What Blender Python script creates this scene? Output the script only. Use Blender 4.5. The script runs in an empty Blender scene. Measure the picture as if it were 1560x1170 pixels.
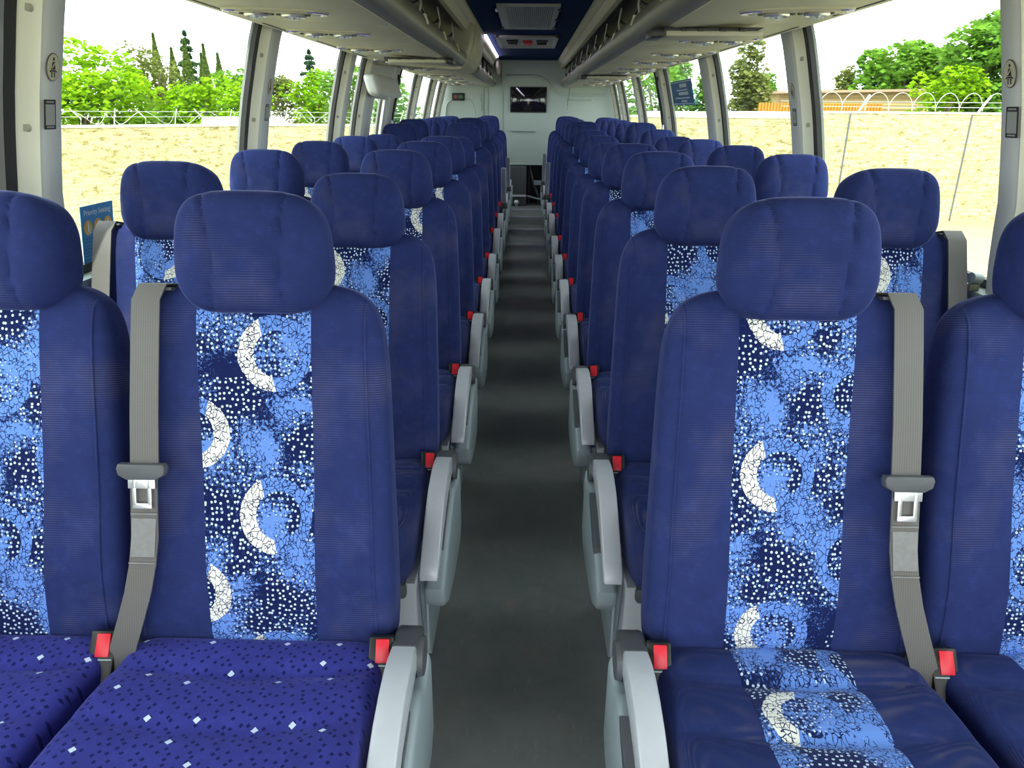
import bpy, bmesh, math, random
from mathutils import Vector, Matrix, noise
rnd = random.Random(7)
C = bpy.context.scene.collection
R = math.radians
CAMZ = 1.35

# ------------------------------------------------------------------ helpers
def link(name, me, parent=None):
    o = bpy.data.objects.new(name, me); C.objects.link(o)
    if parent is not None: o.parent = parent
    return o
def mk(name, bm, m, parent=None, smooth=True, sharp=35):
    bmesh.ops.recalc_face_normals(bm, faces=bm.faces[:])
    me = bpy.data.meshes.new(name); bm.to_mesh(me); bm.free()
    for x in (m if isinstance(m, (list, tuple)) else [m]): me.materials.append(x)
    if smooth:
        me.polygons.foreach_set('use_smooth', [True]*len(me.polygons))
        try: me.set_sharp_from_angle(angle=R(sharp))
        except Exception: pass
    return link(name, me, parent)
def tag(o, label=None, cat=None, group=None, kind=None):
    if label: o['label'] = label
    if cat: o['category'] = cat
    if group: o['group'] = group
    if kind: o['kind'] = kind
    return o
def empty(name, loc=(0,0,0), rz=0):
    o = bpy.data.objects.new(name, None); C.objects.link(o); o.location = loc; o.rotation_euler = (0,0,rz)
    o.empty_display_size = .05
    return o
def copy_tree(o, parent=None):
    c = o.copy(); C.objects.link(c); c.parent = parent
    for ch in o.children: copy_tree(ch, c)
    return c
def box(bm, x0, x1, y0, y1, z0, z1, bev=0, M=None, seg=2):
    t = bmesh.new(); bmesh.ops.create_cube(t, size=1)
    bmesh.ops.transform(t, matrix=Matrix.Translation(((x0+x1)/2,(y0+y1)/2,(z0+z1)/2)) @ Matrix.Diagonal((abs(x1-x0),abs(y1-y0),abs(z1-z0),1)), verts=t.verts)
    if bev: bmesh.ops.bevel(t, geom=t.edges[:], offset=bev, segments=seg, affect='EDGES', profile=.5)
    if M is not None: bmesh.ops.transform(t, matrix=M, verts=t.verts)
    me = bpy.data.meshes.new('t'); t.to_mesh(me); t.free(); bm.from_mesh(me); bpy.data.meshes.remove(me)
def prism(bm, prof, axis, a, b, bev=0, seg=2):
    """prof: list of 2D points. axis 'x': (y,z) ; axis 'y': (x,z) ; axis 'z': (x,y)"""
    t = bmesh.new()
    def p3(u, v, w):
        return {'x': (w,u,v), 'y': (u,w,v), 'z': (u,v,w)}[axis]
    A = [t.verts.new(p3(u,v,a)) for u,v in prof]; B = [t.verts.new(p3(u,v,b)) for u,v in prof]
    n = len(prof)
    t.faces.new(A); t.faces.new(B[::-1])
    for i in range(n): t.faces.new((A[i],B[i],B[(i+1)%n],A[(i+1)%n]))
    bmesh.ops.recalc_face_normals(t, faces=t.faces[:])
    if bev:
        es = [e for e in t.edges if abs((e.verts[0].co-e.verts[1].co)['xyz'.index(axis)]) < 1e-6]
        bmesh.ops.bevel(t, geom=es, offset=bev, segments=seg, affect='EDGES', profile=.5)
    me = bpy.data.meshes.new('t'); t.to_mesh(me); t.free(); bm.from_mesh(me); bpy.data.meshes.remove(me)
def cyl(bm, p0, p1, r, r2=None, n=16):
    p0, p1 = Vector(p0), Vector(p1); d = p1-p0
    q = d.to_track_quat('Z','Y').to_matrix().to_4x4()
    bmesh.ops.create_cone(bm, cap_ends=True, segments=n, radius1=r, radius2=r if r2 is None else r2, depth=d.length,
        matrix=Matrix.Translation((p0+p1)/2) @ q)
def tube(bm, pts, r, n=8, closed=False):
    pts = [Vector(p) for p in pts]; rings = []
    N = len(pts)
    for i, p in enumerate(pts):
        a = pts[(i-1) % N] if closed or i > 0 else pts[0]; b = pts[(i+1) % N] if closed or i < N-1 else pts[-1]
        q = (b-a).to_track_quat('Z','Y')
        rings.append([bm.verts.new(p + q @ Vector((r*math.cos(2*math.pi*k/n), r*math.sin(2*math.pi*k/n), 0))) for k in range(n)])
    for i in range(N if closed else N-1):
        A, B = rings[i], rings[(i+1)%N]
        for k in range(n): bm.faces.new((A[k],A[(k+1)%n],B[(k+1)%n],B[k]))
    if not closed: bm.faces.new(rings[0][::-1]); bm.faces.new(rings[-1])
def ribbon(bm, pts, w, th=.003, wdir=(1,0,0)):
    """flat strap through pts, width along wdir"""
    W = Vector(wdir).normalized(); pts = [Vector(p) for p in pts]; rings = []
    for i, p in enumerate(pts):
        a = pts[max(i-1,0)]; b = pts[min(i+1,len(pts)-1)]
        nrm = (b-a).normalized().cross(W).normalized()
        ww = w if not isinstance(w, (list,tuple)) else w[i]
        rings.append([bm.verts.new(p + W*ww/2*sx + nrm*th/2*sy) for sx, sy in ((-1,-1),(1,-1),(1,1),(-1,1))])
    for A, B in zip(rings, rings[1:]):
        for k in range(4): bm.faces.new((A[k],A[(k+1)%4],B[(k+1)%4],B[k]))
    bm.faces.new(rings[0][::-1]); bm.faces.new(rings[-1])
def puffy(bm, a, b, c, n, seg, fn=None, nn=None):
    """superellipsoid |x/a|^n+|y/b|^n+|z/c|^n=1 from a subdivided cube, then warped by fn"""
    nx, ny, nz = nn or (n, n, n)
    t = bmesh.new(); bmesh.ops.create_cube(t, size=2)
    bmesh.ops.subdivide_edges(t, edges=t.edges[:], cuts=seg, use_grid_fill=True)
    for v in t.verts:
        x, y, z = v.co
        # spread grid toward the rims for smoother roundings
        x, y, z = [math.copysign(math.sin(abs(k)*math.pi/2*.82)/math.sin(math.pi/2*.82), k) for k in (x, y, z)]
        s = 1.0
        lo, hi = .3, 1.0
        for _ in range(24):
            m = (lo+hi)/2
            if abs(m*x)**nx+abs(m*y)**ny+abs(m*z)**nz > 1: hi = m
            else: lo = m
        p = Vector((x*m*a, y*m*b, z*m*c))
        v.co = fn(p) if fn else p
    me = bpy.data.meshes.new('t'); t.to_mesh(me); t.free(); bm.from_mesh(me); bpy.data.meshes.remove(me)
def bell(x, w): return math.exp(-(x/w)**2)

# ------------------------------------------------------------------ materials
class NT:
    def __init__(s, name):
        s.m = bpy.data.materials.new(name); s.m.use_nodes = True; s.t = s.m.node_tree; s.n = s.t.nodes
        s.b = s.n['Principled BSDF']; s.out = s.n['Material Output']
    def new(s, ty, **kw):
        x = s.n.new(ty)
        for k, v in kw.items(): setattr(x, k, v)
        return x
    def put(s, sock, v):
        if isinstance(v, bpy.types.NodeSocket): s.t.links.new(v, sock)
        elif v is not None:
            if sock.type == 'RGBA' and len(v) == 3: v = (*v, 1)
            sock.default_value = v
    def math(s, op, a, b=None, c=None, clamp=False):
        x = s.new('ShaderNodeMath', operation=op, use_clamp=clamp)
        s.put(x.inputs[0], a)
        if b is not None: s.put(x.inputs[1], b)
        if c is not None: s.put(x.inputs[2], c)
        return x.outputs[0]
    def mix(s, f, a, b):
        x = s.new('ShaderNodeMix', data_type='RGBA'); s.put(x.inputs[0], f); s.put(x.inputs[6], a); s.put(x.inputs[7], b)
        return x.outputs[2]
    def noise(s, vec, scale, detail=2, rough=.5):
        x = s.new('ShaderNodeTexNoise'); s.put(x.inputs['Vector'], vec); x.inputs['Scale'].default_value = scale
        x.inputs['Detail'].default_value = detail; x.inputs['Roughness'].default_value = rough
        return x.outputs['Fac']
    def vor(s, vec, scale, feature='F1', rand=1, out='Distance', metric=None, dim='2D'):
        x = s.new('ShaderNodeTexVoronoi', feature=feature); x.voronoi_dimensions = dim; s.put(x.inputs['Vector'], vec); x.inputs['Scale'].default_value = scale
        x.inputs['Randomness'].default_value = rand
        if metric: x.distance = metric
        return x.outputs[out]
    def ramp(s, v, lo, hi):
        x = s.new('ShaderNodeMapRange'); s.put(x.inputs[0], v); x.inputs[1].default_value = lo; x.inputs[2].default_value = hi
        return x.outputs[0]
    def obj(s): return s.new('ShaderNodeTexCoord').outputs['Object']
    def xyz(s, v):
        x = s.new('ShaderNodeSeparateXYZ'); s.put(x.inputs[0], v); return x.outputs
    def comb(s, x, y, z=0.0):
        c = s.new('ShaderNodeCombineXYZ'); s.put(c.inputs[0], x); s.put(c.inputs[1], y); s.put(c.inputs[2], z); return c.outputs[0]
    def bump(s, h, strength=.3, dist=.002):
        x = s.new('ShaderNodeBump'); x.inputs['Strength'].default_value = strength; x.inputs['Distance'].default_value = dist
        s.put(x.inputs['Height'], h); s.t.links.new(x.outputs[0], s.b.inputs['Normal'])
    def set(s, **kw):
        for k, v in kw.items(): s.put(s.b.inputs[k.replace('_',' ')], v)
        return s.m

def plain(name, col, rough=.5, metal=0, nz=0, scale=8, spec=.5, bump=0, bscale=60):
    t = NT(name); c = col
    if nz:
        f = t.noise(t.obj(), scale, 4, .6)
        c = t.mix(f, tuple(k*(1-nz) for k in col), tuple(min(1,k*(1+nz)) for k in col))
    t.set(Base_Color=c, Roughness=rough, Metallic=metal, Specular_IOR_Level=spec)
    if bump: t.bump(t.noise(t.obj(), bscale, 3), bump)
    return t.m
def emis(name, col, st):
    t = NT(name); t.set(Base_Color=col, Emission_Color=col, Emission_Strength=st); return t.m

def fabric_common(t, base, ribs=True):
    """velour: sheen, fine ribs, slightly worn brownish threads"""
    o = t.obj(); x, y, z = t.xyz(o)
    h = t.noise(o, 14, 4, .6)
    c = t.mix(h, tuple(k*.70 for k in base), tuple(k*1.30 for k in base))
    c = t.mix(t.math('MULTIPLY', t.ramp(t.noise(o, 38, 5, .7), .52, .75), .35), c, tuple(k*1.9 for k in base))
    if ribs:
        w = t.math('SINE', t.math('MULTIPLY', z, 1500))
        ww = t.math('MULTIPLY_ADD', w, .5, .5)
        wear = t.ramp(t.noise(o, 5.5, 3, .6), .5, .72)
        f = t.math('MULTIPLY', t.math('POWER', ww, 2.0), t.math('MULTIPLY_ADD', wear, .26, .02))
        c = t.mix(f, c, (.30,.26,.24))
    lint = t.math('LESS_THAN', t.vor(o, 160, dim='3D'), .045)
    c = t.mix(t.math('MULTIPLY', lint, .3), c, (.5,.5,.6))
    return c
VB = (.019,.030,.122)
def velour(name, base=VB):
    t = NT(name); c = fabric_common(t, base)
    t.set(Base_Color=c, Roughness=.95, Specular_IOR_Level=.12, Sheen_Weight=.30, Sheen_Roughness=.24, Sheen_Tint=(.45,.52,1.0))
    t.bump(t.noise(t.obj(), 260, 2), .25, .0008)
    return t.m
def patterned(name):
    t = NT(name)
    o = t.obj(); x, y, z = t.xyz(o)
    info = t.new('ShaderNodeObjectInfo'); cr = t.new('ShaderNodeSeparateColor'); t.put(cr.inputs[0], info.outputs['Color'])
    u = t.math('ADD', x, cr.outputs[0]); v = t.math('ADD', t.math('SUBTRACT', z, y), cr.outputs[1])
    v = t.math('ADD', t.math('ADD', z, cr.outputs[1]), t.math('MULTIPLY', y, -1.0))
    uv = t.comb(u, v, 0.0)
    n1 = t.noise(uv, 30, 3, .6)
    navy, lb, wh = (.006,.012,.075), (.135,.27,.70), (.80,.80,.74)
    # blotches of light blue with crumbly edges
    big = t.noise(t.comb(u, v, 3.1), 10.0, 2, .5)
    fine = t.noise(uv, 150, 4, .85)
    bl = t.math('GREATER_THAN', t.math('ADD', big, t.math('MULTIPLY', t.math('SUBTRACT', fine, .5), 1.15)), t.math('ADD', .505, cr.outputs[2]))
    # black twiggy cracks
    wob = t.math('MULTIPLY', t.math('SUBTRACT', n1, .5), .012)
    uvw = t.comb(t.math('ADD', u, wob), t.math('MULTIPLY', t.math('ADD', v, wob), .62), 0.0)
    cr1 = t.math('LESS_THAN', t.vor(uvw, 120, 'DISTANCE_TO_EDGE'), .055)
    uv3 = t.comb(t.math('MULTIPLY', t.math('ADD', u, t.math('MULTIPLY', v, .6)), .45), t.math('SUBTRACT', v, t.math('MULTIPLY', u, .35)), 0.0)
    cr2 = t.math('LESS_THAN', t.vor(uv3, 150, 'DISTANCE_TO_EDGE', .95), .065)
    cr1 = t.math('MAXIMUM', t.math('MULTIPLY', cr1, t.math('GREATER_THAN', t.noise(uv, 60, 1), .42)), t.math('MULTIPLY', cr2, t.math('GREATER_THAN', t.noise(uv, 45, 2), .50)))
    crm = t.math('MULTIPLY', cr1, t.math('GREATER_THAN', t.noise(uv, 26, 2), .43))
    # small white dots
    dots = t.math('LESS_THAN', t.vor(uv, 98, 'F1', .72), .225)
    dmask = t.math('GREATER_THAN', t.noise(t.comb(u, v, 9.7), 11, 1), .36)
    dots = t.math('MULTIPLY', dots, dmask)
    col = t.mix(dots, navy, (.62,.74,.90))
    light = t.mix(crm, lb, navy)
    col = t.mix(bl, col, light)
    def rings(du, dv, col, side=1):
        T = .287
        fu = t.math('SUBTRACT', t.math('FLOORED_MODULO', t.math('ADD', u, 5*T+du), T), T/2)
        fv = t.math('SUBTRACT', t.math('FLOORED_MODULO', t.math('ADD', v, 5*T+dv), T), T/2)
        d = t.math('SQRT', t.math('ADD', t.math('MULTIPLY', fu, fu), t.math('MULTIPLY', fv, fv)))
        d = t.math('ADD', d, t.math('MULTIPLY', t.math('SUBTRACT', n1, .5), .006))
        # offset inner hole gives the crescent
        fu2 = t.math('SUBTRACT', fu, .004*side)
        d2 = t.math('SQRT', t.math('ADD', t.math('MULTIPLY', fu2, fu2), t.math('MULTIPLY', fv, fv)))
        outer = t.math('LESS_THAN', d, .066); inner = t.math('LESS_THAN', d2, .041)
        halo = t.math('LESS_THAN', d, .073)
        ring = t.math('SUBTRACT', outer, t.math('MULTIPLY', inner, outer))
        inside = t.mix(dots2, navy, (.55,.68,.9))
        inside = t.mix(t.math('GREATER_THAN', t.math('ADD', big, t.math('MULTIPLY', t.math('SUBTRACT', fine, .5), .9)), .60), inside, lb)
        white = t.math('LESS_THAN', t.math('ADD', t.math('MULTIPLY', fu, side), t.math('MULTIPLY', fv, .25)), -.014)
        rc = t.mix(white, lb, wh)
        rc = t.mix(cr1, rc, navy)
        col = t.mix(t.math('MULTIPLY', halo, .8), col, navy_dots)
        col = t.mix(outer, col, inside)
        return t.mix(ring, col, rc)
    dots2 = t.math('LESS_THAN', t.vor(uv, 112, 'F1', .65), .24)
    navy_dots = t.mix(t.math('MULTIPLY', dots, 1.0), navy, (.62,.74,.90))
    navy_dots = t.mix(t.math('MULTIPLY', bl, t.math('GREATER_THAN', u, .02)), navy_dots, light)
    col = rings(0.0, 0.0, col)
    col = rings(.149, .1435, col, -1)
    t.set(Base_Color=col, Roughness=.9, Specular_IOR_Level=.1, Sheen_Weight=.15, Sheen_Tint=(.6,.7,1))
    t.bump(t.noise(o, 300, 2), .2, .0006)
    return t.m
def flecked(name):
    t = NT(name); c = fabric_common(t, (.038,.042,.25), ribs=False)
    o = t.obj(); x, y, z = t.xyz(o)
    rot = t.new('ShaderNodeMapping'); t.put(rot.inputs[0], t.comb(x, y, 0.0)); rot.inputs['Rotation'].default_value = (0,0,R(38))
    d = t.vor(rot.outputs[0], 11.5, 'F1', .6, metric='CHEBYCHEV')
    c = t.mix(t.math('LESS_THAN', t.vor(rot.outputs[0], 60, 'F1', .6, metric='CHEBYCHEV'), .17), c, (.012,.014,.10))
    c = t.mix(t.math('LESS_THAN', d, .050), c, (.62,.72,.88))
    t.set(Base_Color=c, Roughness=.95, Specular_IOR_Level=.12, Sheen_Weight=.35, Sheen_Roughness=.35, Sheen_Tint=(.4,.42,1.0))
    t.bump(t.noise(o, 240, 2), .3, .0008)
    return t.m

M = {}
M['velour'] = velour('blue velour')
M['pattern'] = patterned('patterned fabric')
M['fleck'] = flecked('flecked velour')
def cushion_mat():
    t = NT('velour with patterned centre')
    return t
M['silver'] = plain('silver grey plastic', (.56,.59,.64), .36, .1, .06, 30)
M['grey'] = plain('cool grey plastic', (.34,.41,.44), .42, .1, .05, 30)
M['cap'] = plain('charcoal plastic', (.085,.09,.10), .5, 0, .1, 40)
M['black'] = plain('black plastic', (.012,.012,.013), .4)
M['red'] = plain('red button', (.75,.02,.04), .35)
M['chrome'] = plain('bright metal', (.80,.80,.82), .28, .85)
M['belt'] = None
def beltmat():
    t = NT('grey webbing'); o = t.obj(); x, y, z = t.xyz(o)
    w = t.math('MULTIPLY_ADD', t.math('SINE', t.math('MULTIPLY', x, 1500)), .5, .5)
    c = t.mix(w, (.105,.10,.095), (.135,.13,.122))
    t.set(Base_Color=c, Roughness=.55, Sheen_Weight=.2); t.bump(t.math('SINE', t.math('MULTIPLY', z, 2600)), .15, .0004); return t.m
M['belt'] = beltmat()
M['beltlabel'] = plain('woven label', (.22,.22,.22), .5, 0, .25, 90)
M['cream'] = plain('cream rack plastic', (.46,.44,.34), .5, 0, .04, 3)
M['rail'] = plain('warm grey rail', (.20,.20,.175), .42, .1, .05, 4)
M['trim'] = plain('pale pillar trim', (.52,.53,.51), .5, 0, .04, 4)
M['reveal'] = plain('ivory brightened as if skylit', (.84,.82,.66), .5, 0, .04, 4)  # ivory raised in colour to carry the bright skylight on the reveals
M['backwall'] = plain('pale grey green panel', (.44,.52,.48), .45, 0, .03, 2)
M['seal'] = plain('black rubber seal', (.01,.01,.01), .6)
M['lowwall'] = plain('light grey side panel', (.45,.46,.45), .6, 0, .05, 5)
M['ledge'] = plain('pale green grey ledge', (.40,.48,.46), .5)
def bluecarpet():
    t = NT('navy ceiling carpet'); o = t.obj()
    c = t.mix(t.noise(o, 3, 3), (.006,.019,.075), (.010,.030,.105))
    t.set(Base_Color=c, Roughness=.95, Specular_IOR_Level=.1); t.bump(t.noise(o, 200, 2), .3, .001); return t.m
M['ceil'] = bluecarpet()
def floormat():
    t = NT('charcoal vinyl floor'); o = t.obj()
    c = t.mix(t.ramp(t.noise(o, 3, 5, .65), .3, .7), (.135,.155,.155), (.215,.225,.218))
    sc = t.new('ShaderNodeMapping'); t.put(sc.inputs[0], o); sc.inputs['Scale'].default_value = (1,.25,1); sc.inputs['Rotation'].default_value = (0,0,.4)
    s1 = t.math('MULTIPLY', t.ramp(t.noise(sc.outputs[0], 45, 6, .75), .58, .75), .35)
    c = t.mix(s1, c, (.40,.39,.36))
    c = t.mix(t.math('MULTIPLY', t.ramp(t.noise(o, 9, 4, .7), .5, .8), .5), c, (.26,.235,.21))
    sp = t.math('LESS_THAN', t.vor(o, 26), .035)
    c = t.mix(t.math('MULTIPLY', sp, .35), c, (.4,.38,.34))
    t.set(Base_Color=c, Roughness=.62, Specular_IOR_Level=.35)
    t.bump(t.noise(o, 120, 3), .12, .001); return t.m
M['floor'] = floormat()
def glass(name, tint=(.93,.97,.95)):
    t = NT(name); t.n.remove(t.b)
    tr = t.new('ShaderNodeBsdfTransparent'); tr.inputs[0].default_value = (*tint,1)
    gl = t.new('ShaderNodeBsdfGlossy'); gl.inputs['Roughness'].default_value = .02; gl.inputs[0].default_value = (.85,.95,.92,1)
    fr = t.new('ShaderNodeLayerWeight'); fr.inputs[0].default_value = .5
    fac = t.math('MULTIPLY_ADD', t.math('POWER', fr.outputs['Facing'], 4.5), .30, .03)
    mx = t.new('ShaderNodeMixShader'); t.put(mx.inputs[0], fac); t.t.links.new(tr.outputs[0], mx.inputs[1]); t.t.links.new(gl.outputs[0], mx.inputs[2])
    t.t.links.new(mx.outputs[0], t.out.inputs[0]); return t.m
M['glass'] = glass('window glass')

# ------------------------------------------------------------------ camera
RM = ((0.99975755,0.02039473,0.00830057),(-0.01499749,0.3546983,0.93486052),(-0.01612203,0.93475835,-0.35491818))
cd = bpy.data.cameras.new('camera'); cam = bpy.data.objects.new('camera', cd); C.objects.link(cam)
cd.sensor_width = 36; cd.lens = 36*1100/1560; cd.clip_start = .02; cd.clip_end = 500
m = Matrix.Identity(4)
for i in range(3):
    m[i][0] = RM[0][i]; m[i][1] = RM[1][i]; m[i][2] = -RM[2][i]
m[2][3] = CAMZ
cam.matrix_world = m
bpy.context.scene.camera = cam

# ------------------------------------------------------------------ seats
ORD = ['first','second','third','fourth','fifth','sixth','seventh','eighth','ninth','tenth','eleventh','twelfth']
XA = .24   # backrest half width
def taper(z):       # backrest width factor by height along the back
    t = max(0, min(1, z/.62)); return 1.0 - .105*t
BR_A, BR_B, BR_C, BR_H = .250, .056, .375, .285
BN = (7.5, 3.4, 7.0)
def br_warp(p):
    x, y, z = p.x, p.y+BR_B, p.z+BR_H      # front face at y=0
    f = abs(x)/BR_A
    if y < BR_B: y -= .010*min(1, (f/.8)**3)*max(0, 1-(z-.3)**2*4)       # side bolsters swell
    y += .012*bell(z-.12, .12)*-1 if y < BR_B else 0                     # lumbar
    z -= .020*f*f*max(0, (z-.5)/.15)                                      # shoulders slope outwards
    # seam groove between front and gusset
    return Vector((x*taper(z), y, z))
def br_front(x, z):
    """point on the front surface for unwarped x, z"""
    s = 1-abs(x/BR_A)**BN[0]-abs((z-BR_H)/BR_C)**BN[2]
    y = -BR_B*max(0, s)**(1/BN[1])
    return br_warp(Vector((x, y, z-BR_H)))
def make_meshes():
    P = {}
    bm = bmesh.new(); puffy(bm, BR_A, BR_B, BR_C, 0, 26, br_warp, BN)
    P['backrest'] = bm
    return P

def backrest(parent, d):
    bm = bmesh.new(); puffy(bm, BR_A, BR_B, BR_C, 0, 27, br_warp, BN)
    # gusset piping down both front edges
    b = mk('backrest', bm, M['velour'], parent)
    for s in (-1, 1):
        bm = bmesh.new()
        pts = []
        for i in range(49):
            z = .0+i/48*.636
            p = br_front(s*BR_A*.865, z); pts.append((p.x, p.y-.0005, p.z))
        tube(bm, pts, .0026, 6)
        mk('piping', bm, M['velour'], b)
    bm = bmesh.new(); nx, nz = 12, 60
    grid = []
    for i in range(nx+1):
        col = []
        for k in range(nz+1):
            z = -.03+k/nz*.66; W = .0985+.016*z/.6; x = -W+2*W*i/nx + d*(.008-.012*max(0, min(1, z/.6)))
            p = br_front(x, z); e = abs(i/nx-.5)*2
            col.append(bm.verts.new((p.x, p.y-.0022+.002*e**8, p.z)))
        grid.append(col)
    for i in range(nx):
        for k in range(nz): bm.faces.new((grid[i][k],grid[i+1][k],grid[i+1][k+1],grid[i][k+1]))
    pn = mk('patterned_panel', bm, M['pattern'], b)
    pn['label'] = 'light blue and white ring patterned centre panel'
    return b
HR = (.137, .070, .106)
def hr_warp(p):
    x, y, z = p.x, p.y, p.z
    f = z/HR[2]
    x *= 1 - .20*max(0, -f-.30)**1.4 - .085*max(0, f+.2)**1.5
    # seams: two pulled-in curved lines on the front
    if y < 0:
        for s in (-1, 1):
            sx = s*(.060+.010*f*f+.006*math.sin(f*2+s))
            y += .0060*bell(x-sx, .0045)
            y += .0015*bell(x-sx, .016)
        y += .006*(abs(x)/HR[0])**4
    z += .004*math.cos(x*14)
    z -= .009*max(0, abs(x)/HR[0]-.4)**2*(1 if z > 0 else -.5)
    y += -.012*f if y < 0 else 0
    y += .0012*noise.noise(Vector((x*30, y*30, z*30)))
    return Vector((x, y+.012, z+.700))
def headrest(parent):
    bm = bmesh.new(); puffy(bm, *HR, 0, 33, hr_warp, (5.0, 2.9, 4.3))
    return mk('headrest', bm, M['velour'], parent)
def cushion(parent, mat, pat):
    A, B, D = .238, .255, .085
    def w(p):
        x, y, z = p.x, p.y, p.z
        yl = y-.185                                       # front at -.44, rear at +.07
        if z > 0:
            for g, dep in ((-.085,.010),(-.215,.008)):
                gy = g + .020*(abs(x)/A)**2
                z -= dep*bell(yl-gy, .015)*max(0, 1-(abs(x)/A)**6)
                z -= dep*.4*bell(yl-gy, .035)*max(0, 1-(abs(x)/A)**6)
            z += .014*(abs(x)/A)**3*bell(yl+.22, .2)
            z += .0025*noise.noise(Vector((x*9, yl*9, 1)))
            z -= .02*max(0, yl-.0)/.07
        z += .350 - .085*(yl)*1.0
        return Vector((x*(1.0-.10*max(0, yl/.07)), yl, z))
    bm = bmesh.new(); puffy(bm, A, B, D, 0, 46, w, (11, 8, 4.4))
    c = mk('cushion', bm, mat, parent)
    if pat:
        bm = bmesh.new(); nx, ny = 14, 90; W = .098; g = []
        for i in range(nx+1):
            row = []
            for k in range(ny+1):
                x = -W+2*W*i/nx; y = -.225+k/ny*.44
                s = 1-abs(x/A)**11-abs(y/B)**8
                z = D*max(0, s)**(1/4.4); p = w(Vector((x, y, z))); e = abs(i/nx-.5)*2
                row.append(bm.verts.new((p.x, p.y, p.z+.0045-.004*e**8)))
            g.append(row)
        for i in range(nx):
            for k in range(ny): bm.faces.new((g[i][k],g[i][k+1],g[i+1][k+1],g[i+1][k]))
        pn = mk('patterned_panel', bm, M['pattern'], c); pn['label'] = 'light blue patterned strip along the cushion centre'
    return c

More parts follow.
